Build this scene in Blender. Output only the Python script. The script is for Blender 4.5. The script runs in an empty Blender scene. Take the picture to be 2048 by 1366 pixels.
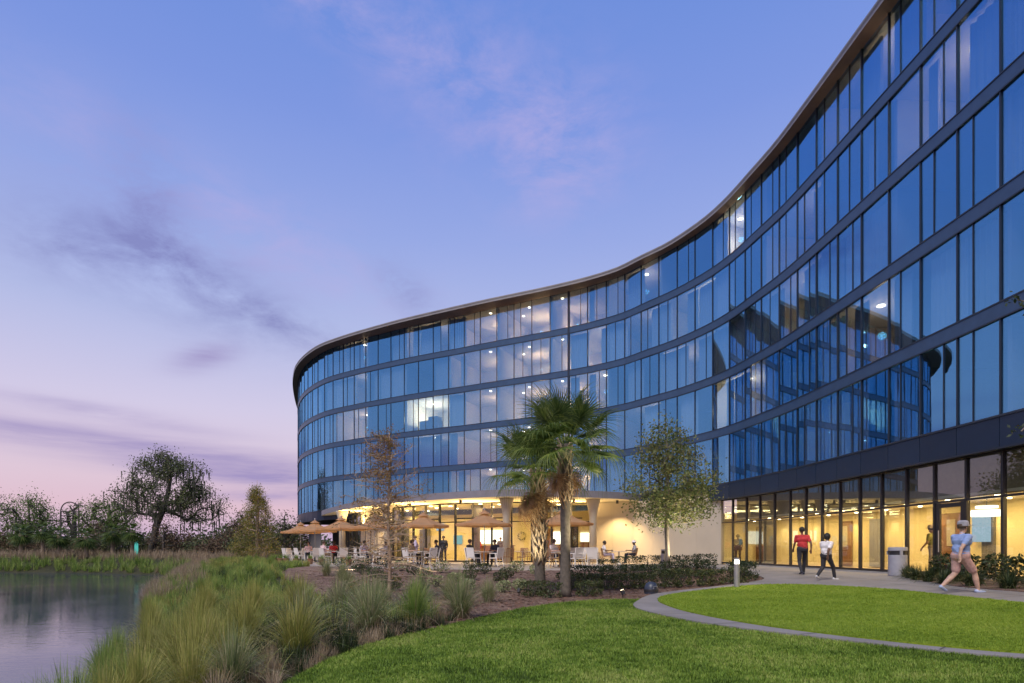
import bpy, bmesh, math, random
import numpy as np
from mathutils import Vector, Matrix, Euler
from mathutils.geometry import delaunay_2d_cdt

R = math.radians
random.seed(7)
NR = np.random.default_rng(11)
scn = bpy.context.scene
COL = scn.collection

# ------------------------------------------------------------------ camera
CAMZ = 0.9
cam_d = bpy.data.cameras.new('camera')
cam = bpy.data.objects.new('camera', cam_d)
COL.objects.link(cam)
cam.location = (0, 0, CAMZ)
cam.rotation_euler = (R(90), 0, 0)
cam_d.sensor_width = 36.0
cam_d.lens = 36.0 * 1200 / 2048
cam_d.shift_y = 415 / 2048
cam_d.clip_end = 3000
cam_d.clip_start = 0.05
scn.camera = cam


def srgb(r, g, b):
    def f(c):
        c /= 255.0
        return c / 12.92 if c <= 0.04045 else ((c + 0.055) / 1.055) ** 2.4
    return (f(r), f(g), f(b), 1.0)


# ------------------------------------------------------------------ world: dusk sky with clouds
SUN_EL, SUN_AZ = 52, 205      # direction of the added fill sun, behind the camera
world = bpy.data.worlds.new('World')
scn.world = world
world.use_nodes = True
nt = world.node_tree
nt.nodes.clear()


class NG:
    """small helper to write node graphs"""
    def __init__(self, nt):
        self.nt = nt

    def n(self, t, **kw):
        nd = self.nt.nodes.new(t)
        for k, v in kw.items():
            if k.startswith('i_'):
                key = k[2:]
                nd.inputs[int(key) if key.isdigit() else key].default_value = v
            else:
                setattr(nd, k, v)
        return nd

    def l(self, a, b):
        self.nt.links.new(a, b)

    def val(self, s, v):
        if isinstance(v, (int, float)):
            s.default_value = v
        elif isinstance(v, (tuple, list)):
            s.default_value = v
        else:
            self.l(v, s)

    def math(self, op, a, b=None, c=None, clamp=False):
        nd = self.n('ShaderNodeMath', operation=op, use_clamp=clamp)
        self.val(nd.inputs[0], a)
        if b is not None:
            self.val(nd.inputs[1], b)
        if c is not None:
            self.val(nd.inputs[2], c)
        return nd.outputs[0]

    def ramp(self, fac, stops, interp='LINEAR'):
        nd = self.n('ShaderNodeValToRGB')
        cr = nd.color_ramp
        cr.interpolation = interp
        while len(cr.elements) > 1:
            cr.elements.remove(cr.elements[-1])
        cr.elements[0].position = stops[0][0]
        cr.elements[0].color = stops[0][1]
        for p, c in stops[1:]:
            e = cr.elements.new(p)
            e.color = c
        self.l(fac, nd.inputs[0])
        return nd.outputs[0]

    def mix(self, fac, a, b, blend='MIX'):
        nd = self.n('ShaderNodeMix', data_type='RGBA', blend_type=blend)
        self.val(nd.inputs[0], fac)
        self.val(nd.inputs[6], a)
        self.val(nd.inputs[7], b)
        return nd.outputs[2]

    def noise(self, vec, scale, detail=4, rough=0.55, dist=0.0):
        nd = self.n('ShaderNodeTexNoise')
        nd.inputs['Scale'].default_value = scale
        nd.inputs['Detail'].default_value = detail
        nd.inputs['Roughness'].default_value = rough
        nd.inputs['Distortion'].default_value = dist
        if vec is not None:
            self.l(vec, nd.inputs['Vector'])
        return nd.outputs['Fac']


g = NG(nt)
tc = g.n('ShaderNodeTexCoord')
sep = g.n('ShaderNodeSeparateXYZ')
g.l(tc.outputs['Generated'], sep.inputs[0])
dx, dy, dz = sep.outputs
el = g.math('MULTIPLY', g.math('ARCSINE', dz), 180 / math.pi)
az = g.math('MULTIPLY', g.math('ARCTAN2', dx, dy), 180 / math.pi)     # 0 straight ahead, + right
eln = g.math('DIVIDE', el, 90.0, clamp=True)
sky_col = g.ramp(eln, [
    (0.0, srgb(194, 174, 208)), (3.5 / 90, srgb(222, 190, 210)), (7 / 90, srgb(222, 201, 221)), (12 / 90, srgb(209, 201, 231)),
    (19 / 90, srgb(178, 187, 231)), (27 / 90, srgb(149, 167, 229)), (35 / 90, srgb(124, 150, 225)),
    (45 / 90, srgb(102, 138, 219)), (90 / 90, srgb(60, 98, 188))])
nish = g.n('ShaderNodeTexSky', sky_type='NISHITA')
nish.sun_disc = False
nish.sun_elevation = R(1.0)
nish.sun_rotation = R(SUN_AZ)
sky_col = g.mix(0.04, sky_col, nish.outputs[0])
# clouds: noise in a flattened direction space, gathered into soft banks
cmb = g.n('ShaderNodeCombineXYZ')
g.l(g.math('MULTIPLY', az, 0.045), cmb.inputs[0])
g.l(g.math('MULTIPLY', el, 0.10), cmb.inputs[1])
cn = g.noise(cmb.outputs[0], 2.7, 9, 0.66, 0.25)
cmb2 = g.n('ShaderNodeCombineXYZ')
g.l(g.math('MULTIPLY', az, 0.030), cmb2.inputs[0])
g.l(g.math('MULTIPLY', el, 0.30), cmb2.inputs[1])
cn2 = g.noise(cmb2.outputs[0], 1.3, 6, 0.6, 0.3)


def bank(a0, e0, sa, se, rot=0.0):
    da = g.math('SUBTRACT', az, a0)
    de = g.math('SUBTRACT', el, e0)
    c, s = math.cos(R(rot)), math.sin(R(rot))
    u = g.math('DIVIDE', g.math('ADD', g.math('MULTIPLY', da, c), g.math('MULTIPLY', de, s)), sa)
    v = g.math('DIVIDE', g.math('SUBTRACT', g.math('MULTIPLY', de, c), g.math('MULTIPLY', da, s)), se)
    q = g.math('ADD', g.math('POWER', g.math('ABSOLUTE', u), 2.0), g.math('POWER', g.math('ABSOLUTE', v), 2.0))
    return g.math('EXPONENT', g.math('MULTIPLY', q, -1.0))


def addm(*a):
    r = a[0]
    for b in a[1:]:
        r = g.math('ADD', r, b)
    return r


# dark violet banks (low and mid), pale pink wisps (high)
m_dark = addm(bank(-28.5, 21.5, 8.5, 3.2, -18), bank(-36, 22, 4.5, 2.0, 5), bank(-31, 26, 2.6, 4.2, 18),
              bank(-20, 19, 8, 1.5, -20), bank(-10, 23, 3, 1.5, -35))
m_low = addm(bank(-31, 8.2, 15, 1.1, -3), bank(-34, 10.6, 7, 0.6, -4), bank(-22, 6.4, 10, 1.0, -2), bank(-20, 4.6, 9, 0.6, 0), bank(-27, 16, 2.5, 1.0, 20), bank(60, 8, 40, 2, 0), bank(-110, 8, 40, 2, 0))
m_pale = addm(bank(-2, 37, 10, 4.5, -15), bank(-16, 41, 10, 2, -10), bank(5, 33, 6, 4, 20), bank(-24, 26, 16, 3, -15), bank(120, 30, 50, 8, 0), bank(-130, 32, 50, 8, 0))
fd = g.math('MULTIPLY', m_dark, g.math('MULTIPLY', g.math('SUBTRACT', cn, 0.34), 2.5), clamp=True)
fl = g.math('MULTIPLY', m_low, g.math('MULTIPLY', g.math('SUBTRACT', cn2, 0.30), 3.2), clamp=True)
fp = g.math('MULTIPLY', m_pale, g.math('MULTIPLY', g.math('SUBTRACT', cn, 0.40), 3.2), clamp=True)
sky_col = g.mix(g.math('MULTIPLY', fp, 0.6), sky_col, srgb(186, 176, 226))
sky_col = g.mix(g.math('MULTIPLY', fd, 0.66), sky_col, srgb(116, 116, 178))
sky_col = g.mix(g.math('MULTIPLY', fl, 0.9), sky_col, srgb(156, 144, 194))
bg = g.n('ShaderNodeBackground')
bg.inputs['Strength'].default_value = 1.0
g.l(sky_col, bg.inputs['Color'])
wo = g.n('ShaderNodeOutputWorld')
g.l(bg.outputs[0], wo.inputs['Surface'])

# soft high fill sun, added to lift the ground at dusk
sun_d = bpy.data.lights.new('sun', 'SUN')
sun_d.energy = 3.2
sun_d.angle = R(28)
sun_d.color = (1.0, 0.93, 0.80)
sun = bpy.data.objects.new('sun', sun_d)
COL.objects.link(sun)
sdir = Vector((math.sin(R(SUN_AZ)) * math.cos(R(SUN_EL)), math.cos(R(SUN_AZ)) * math.cos(R(SUN_EL)), math.sin(R(SUN_EL))))
sun.rotation_euler = sdir.to_track_quat('Z', 'Y').to_euler()
sun.location = sdir * 60

scn.view_settings.view_transform = 'Standard'
scn.view_settings.look = 'None'
scn.view_settings.exposure = 0.0
scn.view_settings.gamma = 1.0
scn.view_settings.use_curve_mapping = False
scn.render.engine = 'CYCLES'
scn.cycles.use_denoising = True
scn.cycles.max_bounces = 8
scn.cycles.transparent_max_bounces = 16
scn.cycles.glossy_bounces = 4
scn.cycles.diffuse_bounces = 3
scn.cycles.caustics_reflective = False
scn.cycles.caustics_refractive = False
scn.cycles.sample_clamp_indirect = 6.0


# ------------------------------------------------------------------ materials
MATS = {}


def new_mat(name):
    m = bpy.data.materials.new(name)
    m.use_nodes = True
    m.node_tree.nodes.clear()
    gg = NG(m.node_tree)
    out = gg.n('ShaderNodeOutputMaterial')
    MATS[name] = m
    return m, gg, out


def pbsdf(gg, out, rough=0.6, metal=0.0, spec=0.5):
    b = gg.n('ShaderNodeBsdfPrincipled')
    b.inputs['Roughness'].default_value = rough
    b.inputs['Metallic'].default_value = metal
    b.inputs['Specular IOR Level'].default_value = spec
    gg.l(b.outputs[0], out.inputs['Surface'])
    return b


def simple(name, col, rough=0.6, metal=0.0, var=0.12, vscale=6.0, bump=0.0, bscale=40.0, spec=0.5, rand=0.0, coord='Object'):
    m, gg, out = new_mat(name)
    b = pbsdf(gg, out, rough, metal, spec)
    t = gg.n('ShaderNodeTexCoord')
    f = gg.noise(t.outputs[coord], vscale, 5, 0.6)
    c = tuple(col[:3])
    lo = tuple(x * (1 - var) for x in c) + (1,)
    hi = tuple(min(1, x * (1 + var)) for x in c) + (1,)
    cc = gg.ramp(f, [(0.3, lo), (0.7, hi)])
    if rand > 0:
        oi = gg.n('ShaderNodeObjectInfo')
        k = gg.math('ADD', gg.math('MULTIPLY', oi.outputs['Random'], 2 * rand), 1 - rand)
        hs = gg.n('ShaderNodeHueSaturation')
        gg.l(k, hs.inputs['Value'])
        gg.l(cc, hs.inputs['Color'])
        cc = hs.outputs[0]
    gg.l(cc, b.inputs['Base Color'])
    if bump > 0:
        bf = gg.noise(t.outputs[coord], bscale, 4, 0.6)
        bn = gg.n('ShaderNodeBump')
        bn.inputs['Strength'].default_value = bump
        bn.inputs['Distance'].default_value = 0.02
        gg.l(bf, bn.inputs['Height'])
        gg.l(bn.outputs[0], b.inputs['Normal'])
    return m


def emit(name, col, strength):
    m, gg, out = new_mat(name)
    e = gg.n('ShaderNodeEmission')
    e.inputs[0].default_value = tuple(col[:3]) + (1,)
    e.inputs[1].default_value = strength
    gg.l(e.outputs[0], out.inputs['Surface'])
    return m


def glass(name, trans, refl, ior, rough=0.0, wob=0.0):
    m, gg, out = new_mat(name)
    fr = gg.n('ShaderNodeFresnel')
    fr.inputs[0].default_value = ior
    tr = gg.n('ShaderNodeBsdfTransparent')
    tr.inputs[0].default_value = trans + (1,)
    gl = gg.n('ShaderNodeBsdfGlossy')
    gl.inputs['Color'].default_value = refl + (1,)
    gl.inputs['Roughness'].default_value = rough
    mx = gg.n('ShaderNodeMixShader')
    geo = gg.n('ShaderNodeNewGeometry')
    # the same reflectance seen from either side of the pane
    if wob > 0:
        t = gg.n('ShaderNodeTexCoord')
        bf = gg.noise(t.outputs['Object'], 1.2, 2, 0.5)
        bn = gg.n('ShaderNodeBump')
        bn.inputs['Strength'].default_value = wob
        bn.inputs['Distance'].default_value = 0.02
        gg.l(bf, bn.inputs['Height'])
        gg.l(bn.outputs[0], gl.inputs['Normal'])
    lw = gg.n('ShaderNodeLayerWeight')
    lw.inputs[0].default_value = 0.5
    r0 = ((ior - 1) / (ior + 1)) ** 2
    f5 = gg.math('POWER', lw.outputs['Facing'], 3.2)
    fac = gg.math('ADD', gg.math('MULTIPLY', f5, 1 - r0), r0, clamp=True)
    gg.l(fac, mx.inputs[0])
    gg.l(tr.outputs[0], mx.inputs[1])
    gg.l(gl.outputs[0], mx.inputs[2])
    gg.l(mx.outputs[0], out.inputs['Surface'])
    return m


def leafmat(name, cols, rough=0.55, trans=0.35, scale=1.5, coord='Object', patch=0.0):
    """leaves: colour varies leaf by leaf and clump by clump, light comes through"""
    m, gg, out = new_mat(name)
    b = gg.n('ShaderNodeBsdfPrincipled')
    b.inputs['Roughness'].default_value = rough
    b.inputs['Specular IOR Level'].default_value = 0.3
    t = gg.n('ShaderNodeTexCoord')
    geo = gg.n('ShaderNodeNewGeometry')
    f = gg.noise(t.outputs[coord], scale, 3, 0.6)
    f2 = gg.math('ADD', gg.math('MULTIPLY', f, 0.7), gg.math('MULTIPLY', geo.outputs['Random Per Island'], 0.45))
    if patch > 0:
        f3 = gg.noise(t.outputs[coord], 0.45, 3, 0.6)
        f4 = gg.noise(t.outputs[coord], 6.0, 3, 0.6)
        f2 = gg.math('ADD', f2, gg.math('MULTIPLY', gg.math('SUBTRACT', gg.math('ADD', f3, f4), 1.0), patch))
    n = len(cols)
    cc = gg.ramp(f2, [(0.25 + 0.6 * i / max(1, n - 1), tuple(c[:3]) + (1,)) for i, c in enumerate(cols)])
    gg.l(cc, b.inputs['Base Color'])
    tl = gg.n('ShaderNodeBsdfTranslucent')
    gg.l(cc, tl.inputs[0])
    mx = gg.n('ShaderNodeMixShader')
    mx.inputs[0].default_value = trans
    gg.l(b.outputs[0], mx.inputs[1])
    gg.l(tl.outputs[0], mx.inputs[2])
    gg.l(mx.outputs[0], out.inputs['Surface'])
    return m


simple('slab_metal', (0.045, 0.088, 0.165), 0.42, 0.35, 0.10, 3.0, 0.05, 60)
simple('mullion', (0.035, 0.045, 0.065), 0.35, 0.5, 0.1)
simple('fascia', (0.014, 0.030, 0.064), 0.35, 0.4, 0.12, 0.8, rand=0.12)
simple('roof_edge', (0.25, 0.235, 0.235), 0.5, 0.2, 0.12, 1.0)
simple('soffit_brown', (0.25, 0.165, 0.135), 0.6, 0.0, 0.15, 1.2)
simple('canopy_edge', (0.20, 0.19, 0.22), 0.6, 0.0, 0.1, 1.0)
simple('cream', (0.44, 0.385, 0.31), 0.75, 0.0, 0.05, 0.8, 0.06, 90)
simple('cream_ceiling', (0.80, 0.72, 0.52), 0.8, 0.0, 0.04, 0.6)
simple('room_wall', (0.62, 0.58, 0.52), 0.8, 0.0, 0.06, 0.5)
simple('room_dark', (0.16, 0.15, 0.15), 0.8, 0.0, 0.2, 0.7)
simple('bulkhead', (0.30, 0.24, 0.15), 0.8)
simple('room_ceiling', (0.75, 0.73, 0.70), 0.85, 0.0, 0.03)
simple('carpet', (0.12, 0.11, 0.11), 0.9, 0.0, 0.2, 3)
simple('lobby_wall', (0.80, 0.68, 0.40), 0.7, 0.0, 0.05, 0.5)
simple('lobby_floor', (0.45, 0.36, 0.26), 0.35, 0.0, 0.12, 1.5)
simple('wood_door', (0.20, 0.09, 0.04), 0.45, 0.0, 0.25, 3)
simple('dark_trim', (0.03, 0.028, 0.028), 0.4, 0.3, 0.1)
simple('frame_bronze', (0.034, 0.032, 0.038), 0.4, 0.4, 0.1)
simple('curtain', (0.60, 0.59, 0.58), 0.85, 0.0, 0.05, 0.8, rand=0.25)
simple('white_resin', (0.74, 0.70, 0.66), 0.45, 0.0, 0.05, 3, rand=0.08)
simple('teak', (0.30, 0.17, 0.09), 0.5, 0.0, 0.25, 6, rand=0.15)
simple('table_stone', (0.45, 0.42, 0.40), 0.4, 0.0, 0.15, 8)
simple('metal_grey', (0.42, 0.42, 0.44), 0.35, 0.6, 0.08, 4)
simple('bin_grey', (0.33, 0.33, 0.38), 0.5, 0.1, 0.10, 4)
simple('black_plastic', (0.025, 0.025, 0.03), 0.4, 0.0, 0.15)
simple('terracotta', (0.28, 0.14, 0.08), 0.7, 0.0, 0.2, 6, rand=0.2)
simple('soil', (0.045, 0.032, 0.024), 0.95, 0.0, 0.3, 12, 0.5, 60)
simple('palm_trunk', (0.12, 0.10, 0.08), 0.85, 0.0, 0.35, 9, 0.6, 30)
simple('palm_boot', (0.31, 0.24, 0.17), 0.8, 0.0, 0.35, 7, 0.3, 40)
simple('bark', (0.16, 0.135, 0.115), 0.9, 0.0, 0.35, 7, 0.7, 24)
simple('bark_pale', (0.32, 0.235, 0.17), 0.85, 0.0, 0.30, 9, 0.4, 30)
simple('bark_dark', (0.07, 0.06, 0.055), 0.9, 0.0, 0.35, 7, 0.7, 24)
simple('kerb_concrete', (0.40, 0.38, 0.37), 0.8, 0.0, 0.1, 3, 0.2, 60)
simple('mulch_chip', (0.15, 0.075, 0.05), 0.9, 0.0, 0.4, 5)
simple('steel_dark', (0.06, 0.06, 0.065), 0.5, 0.5, 0.1)
simple('dome_blue', (0.035, 0.045, 0.075), 0.4)
simple('joint_dark', (0.09, 0.085, 0.08), 0.9)
emit('lamp_warm', (1.0, 0.80, 0.50), 14.0)
emit('lamp_white', (1.0, 0.93, 0.78), 12.0)
emit('bar_glow', (1.0, 0.94, 0.78), 3.2)
emit('screen_teal', (0.30, 0.62, 0.62), 0.9)
emit('screen_blue', (0.55, 0.75, 0.95), 0.9)
emit('sign_teal', (0.10, 0.55, 0.50), 0.9)
glass('glass_upper', (0.80, 0.86, 0.92), (0.24, 0.63, 1.0), 3.4, 0.0, 0.03)
glass('glass_store', (0.86, 0.88, 0.84), (0.85, 0.92, 1.0), 1.65, 0.0, 0.02)

leafmat('oak_leaf', [(0.05, 0.075, 0.025), (0.10, 0.14, 0.04), (0.19, 0.21, 0.075), (0.26, 0.23, 0.10)], 0.5, 0.3, 1.2)
leafmat('far_leaf', [(0.045, 0.062, 0.03), (0.09, 0.115, 0.05), (0.16, 0.17, 0.065)], 0.6, 0.2, 0.6)
leafmat('far_leaf_rust', [(0.07, 0.048, 0.035), (0.14, 0.09, 0.055), (0.19, 0.135, 0.08)], 0.6, 0.2, 0.5)
leafmat('far_leaf_green', [(0.06, 0.10, 0.03), (0.12, 0.18, 0.05), (0.20, 0.25, 0.07)], 0.6, 0.25, 0.6)
leafmat('moss', [(0.10, 0.10, 0.085), (0.16, 0.15, 0.12)], 0.9, 0.2, 1)
leafmat('cypress_leaf', [(0.07, 0.10, 0.025), (0.16, 0.19, 0.045), (0.30, 0.26, 0.065), (0.36, 0.23, 0.08)], 0.6, 0.35, 0.7)
leafmat('cypress_orange', [(0.16, 0.07, 0.025), (0.28, 0.13, 0.04), (0.30, 0.20, 0.06), (0.12, 0.14, 0.03)], 0.6, 0.35, 3)
leafmat('frond', [(0.035, 0.07, 0.02), (0.085, 0.14, 0.035), (0.20, 0.25, 0.06)], 0.42, 0.4, 2.5)
leafmat('frond_dead', [(0.16, 0.085, 0.04), (0.28, 0.16, 0.08), (0.34, 0.22, 0.11)], 0.7, 0.25, 3)
leafmat('hedge_leaf', [(0.018, 0.03, 0.012), (0.04, 0.065, 0.02), (0.085, 0.10, 0.035), (0.12, 0.10, 0.045)], 0.45, 0.2, 2.0)
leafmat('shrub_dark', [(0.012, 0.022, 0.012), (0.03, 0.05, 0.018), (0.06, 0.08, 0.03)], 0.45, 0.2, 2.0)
leafmat('shrub_pale', [(0.22, 0.26, 0.12), (0.36, 0.40, 0.20), (0.45, 0.45, 0.28)], 0.5, 0.3, 4)
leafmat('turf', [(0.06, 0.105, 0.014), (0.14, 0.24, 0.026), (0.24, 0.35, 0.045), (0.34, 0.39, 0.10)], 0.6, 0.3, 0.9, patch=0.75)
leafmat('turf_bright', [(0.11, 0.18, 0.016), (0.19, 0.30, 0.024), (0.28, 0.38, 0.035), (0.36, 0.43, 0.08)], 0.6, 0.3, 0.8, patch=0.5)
leafmat('reed_green', [(0.065, 0.12, 0.024), (0.16, 0.26, 0.05), (0.28, 0.37, 0.08), (0.38, 0.40, 0.12)], 0.55, 0.3, 0.8, 'Object')
leafmat('reed_gold', [(0.14, 0.16, 0.035), (0.27, 0.29, 0.065), (0.40, 0.38, 0.10), (0.42, 0.33, 0.14)], 0.6, 0.3, 0.8)
leafmat('reed_straw', [(0.24, 0.17, 0.10), (0.36, 0.27, 0.17), (0.45, 0.36, 0.26)], 0.7, 0.3, 1.5)
leafmat('reed_grey', [(0.08, 0.13, 0.04), (0.19, 0.25, 0.09), (0.36, 0.37, 0.18), (0.50, 0.44, 0.28)], 0.6, 0.3, 1.5)


def umbrella_mat():
    m, gg, out = new_mat('umbrella_cloth')
    d = gg.n('ShaderNodeBsdfPrincipled')
    d.inputs['Roughness'].default_value = 0.85
    t = gg.n('ShaderNodeTexCoord')
    f = gg.noise(t.outputs['Object'], 2.0, 4, 0.6)
    cc = gg.ramp(f, [(0.3, (0.44, 0.27, 0.16, 1)), (0.7, (0.54, 0.35, 0.21, 1))])
    gg.l(cc, d.inputs['Base Color'])
    tl = gg.n('ShaderNodeBsdfTranslucent')
    tl.inputs[0].default_value = (0.85, 0.48, 0.17, 1)
    mx = gg.n('ShaderNodeMixShader')
    mx.inputs[0].default_value = 0.5
    gg.l(d.outputs[0], mx.inputs[1])
    gg.l(tl.outputs[0], mx.inputs[2])
    gg.l(mx.outputs[0], out.inputs['Surface'])


umbrella_mat()


def ground_mat(name, stops, scale, bump, bscale, rough=0.9, scale2=None, dist=0.03):
    m, gg, out = new_mat(name)
    b = pbsdf(gg, out, rough, 0, 0.25)
    t = gg.n('ShaderNodeTexCoord')
    f = gg.noise(t.outputs['Object'], scale, 6, 0.65)
    if scale2:
        f2 = gg.noise(t.outputs['Object'], scale2, 4, 0.7)
        f = gg.math('ADD', gg.math('MULTIPLY', f, 0.55), gg.math('MULTIPLY', f2, 0.45))
    gg.l(gg.ramp(f, [(p, tuple(c) + (1,)) for p, c in stops]), b.inputs['Base Color'])
    bf = gg.noise(t.outputs['Object'], bscale, 5, 0.7)
    bn = gg.n('ShaderNodeBump')
    bn.inputs['Strength'].default_value = bump
    bn.inputs['Distance'].default_value = dist
    gg.l(bf, bn.inputs['Height'])
    gg.l(bn.outputs[0], b.inputs['Normal'])
    return m


ground_mat('ground', [(0.35, (0.018, 0.020, 0.010)), (0.5, (0.035, 0.036, 0.016)), (0.65, (0.07, 0.058, 0.03))], 0.5, 0.6, 6, scale2=5)  # kept dark to carry the shade between bank tussocks and lawn
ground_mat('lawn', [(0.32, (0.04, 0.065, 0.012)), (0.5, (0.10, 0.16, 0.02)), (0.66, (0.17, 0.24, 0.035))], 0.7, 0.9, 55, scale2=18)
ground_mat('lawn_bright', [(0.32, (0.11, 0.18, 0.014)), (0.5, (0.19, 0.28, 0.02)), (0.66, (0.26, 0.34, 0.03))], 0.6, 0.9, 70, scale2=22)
ground_mat('mulch', [(0.30, (0.07, 0.045, 0.035)), (0.5, (0.20, 0.125, 0.095)), (0.68, (0.38, 0.27, 0.21))], 2.0, 0.9, 28, scale2=26, dist=0.05)


def concrete_mat():
    m, gg, out = new_mat('concrete')
    b = pbsdf(gg, out, 0.72, 0, 0.3)
    t = gg.n('ShaderNodeTexCoord')
    f = gg.noise(t.outputs['Object'], 0.8, 6, 0.65)
    f2 = gg.noise(t.outputs['Object'], 45, 3, 0.6)
    f = gg.math('ADD', gg.math('MULTIPLY', f, 0.75), gg.math('MULTIPLY', f2, 0.25))
    gg.l(gg.ramp(f, [(0.3, (0.17, 0.155, 0.155, 1)), (0.55, (0.245, 0.225, 0.225, 1)), (0.7, (0.30, 0.28, 0.275, 1))]), b.inputs['Base Color'])
    bn = gg.n('ShaderNodeBump')
    bn.inputs['Strength'].default_value = 0.15
    bn.inputs['Distance'].default_value = 0.01
    gg.l(f2, bn.inputs['Height'])
    gg.l(bn.outputs[0], b.inputs['Normal'])


concrete_mat()


def paver_mat():
    m, gg, out = new_mat('patio_paver')
    b = pbsdf(gg, out, 0.6, 0, 0.35)
    t = gg.n('ShaderNodeTexCoord')
    br = gg.n('ShaderNodeTexBrick')
    br.inputs['Scale'].default_value = 1.6
    br.inputs['Color1'].default_value = (0.34, 0.29, 0.25, 1)
    br.inputs['Color2'].default_value = (0.42, 0.36, 0.31, 1)
    br.inputs['Mortar'].default_value = (0.2, 0.17, 0.15, 1)
    br.inputs['Mortar Size'].default_value = 0.01
    gg.l(t.outputs['Object'], br.inputs['Vector'])
    f = gg.noise(t.outputs['Object'], 1.2, 5, 0.6)
    cc = gg.mix(gg.math('MULTIPLY', f, 0.4), br.outputs[0], (0.24, 0.20, 0.18, 1))
    gg.l(cc, b.inputs['Base Color'])


paver_mat()


def water_mat():
    m, gg, out = new_mat('water')
    b = pbsdf(gg, out, 0.05, 0, 0.5)
    b.inputs['IOR'].default_value = 1.5
    b.inputs['Base Color'].default_value = (0.035, 0.055, 0.085, 1)
    t = gg.n('ShaderNodeTexCoord')
    mp = gg.n('ShaderNodeMapping')
    mp.inputs['Scale'].default_value = (1.0, 2.2, 1.0)
    gg.l(t.outputs['Object'], mp.inputs[0])
    f = gg.noise(mp.outputs[0], 1.6, 4, 0.6)
    f2 = gg.noise(mp.outputs[0], 7.0, 2, 0.5)
    h = gg.math('ADD', f, gg.math('MULTIPLY', f2, 0.25))
    bn = gg.n('ShaderNodeBump')
    rf = gg.noise(t.outputs['Object'], 0.12, 3, 0.5)
    gg.l(gg.math('MULTIPLY', gg.math('SUBTRACT', rf, 0.30, clamp=True), 0.55), bn.inputs['Strength'])
    bn.inputs['Distance'].default_value = 0.08
    gg.l(h, bn.inputs['Height'])
    gg.l(bn.outputs[0], b.inputs['Normal'])


water_mat()


# ------------------------------------------------------------------ object helpers
def tag(o, label=None, cat=None, group=None, kind=None):
    if label:
        o['label'] = label
    if cat:
        o['category'] = cat
    if group:
        o['group'] = group
    if kind:
        o['kind'] = kind
    return o


def empty(name, loc=(0, 0, 0), rz=0.0, label=None, cat=None, group=None):
    o = bpy.data.objects.new(name, None)
    o.empty_display_size = 0.2
    COL.objects.link(o)
    o.location = loc
    o.rotation_euler = (0, 0, rz)
    return tag(o, label, cat, group)


def mesh_obj(name, me, parent=None, mats=None):
    o = bpy.data.objects.new(name, me)
    COL.objects.link(o)
    if parent is not None:
        o.parent = parent
    if mats:
        for m in mats if isinstance(mats, (list, tuple)) else [mats]:
            me.materials.append(MATS[m] if isinstance(m, str) else m)
    return o


def copy_tree(o, parent=None):
    c = o.copy()
    COL.objects.link(c)
    c.parent = parent
    for ch in o.children:
        copy_tree(ch, c)
    return c


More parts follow.
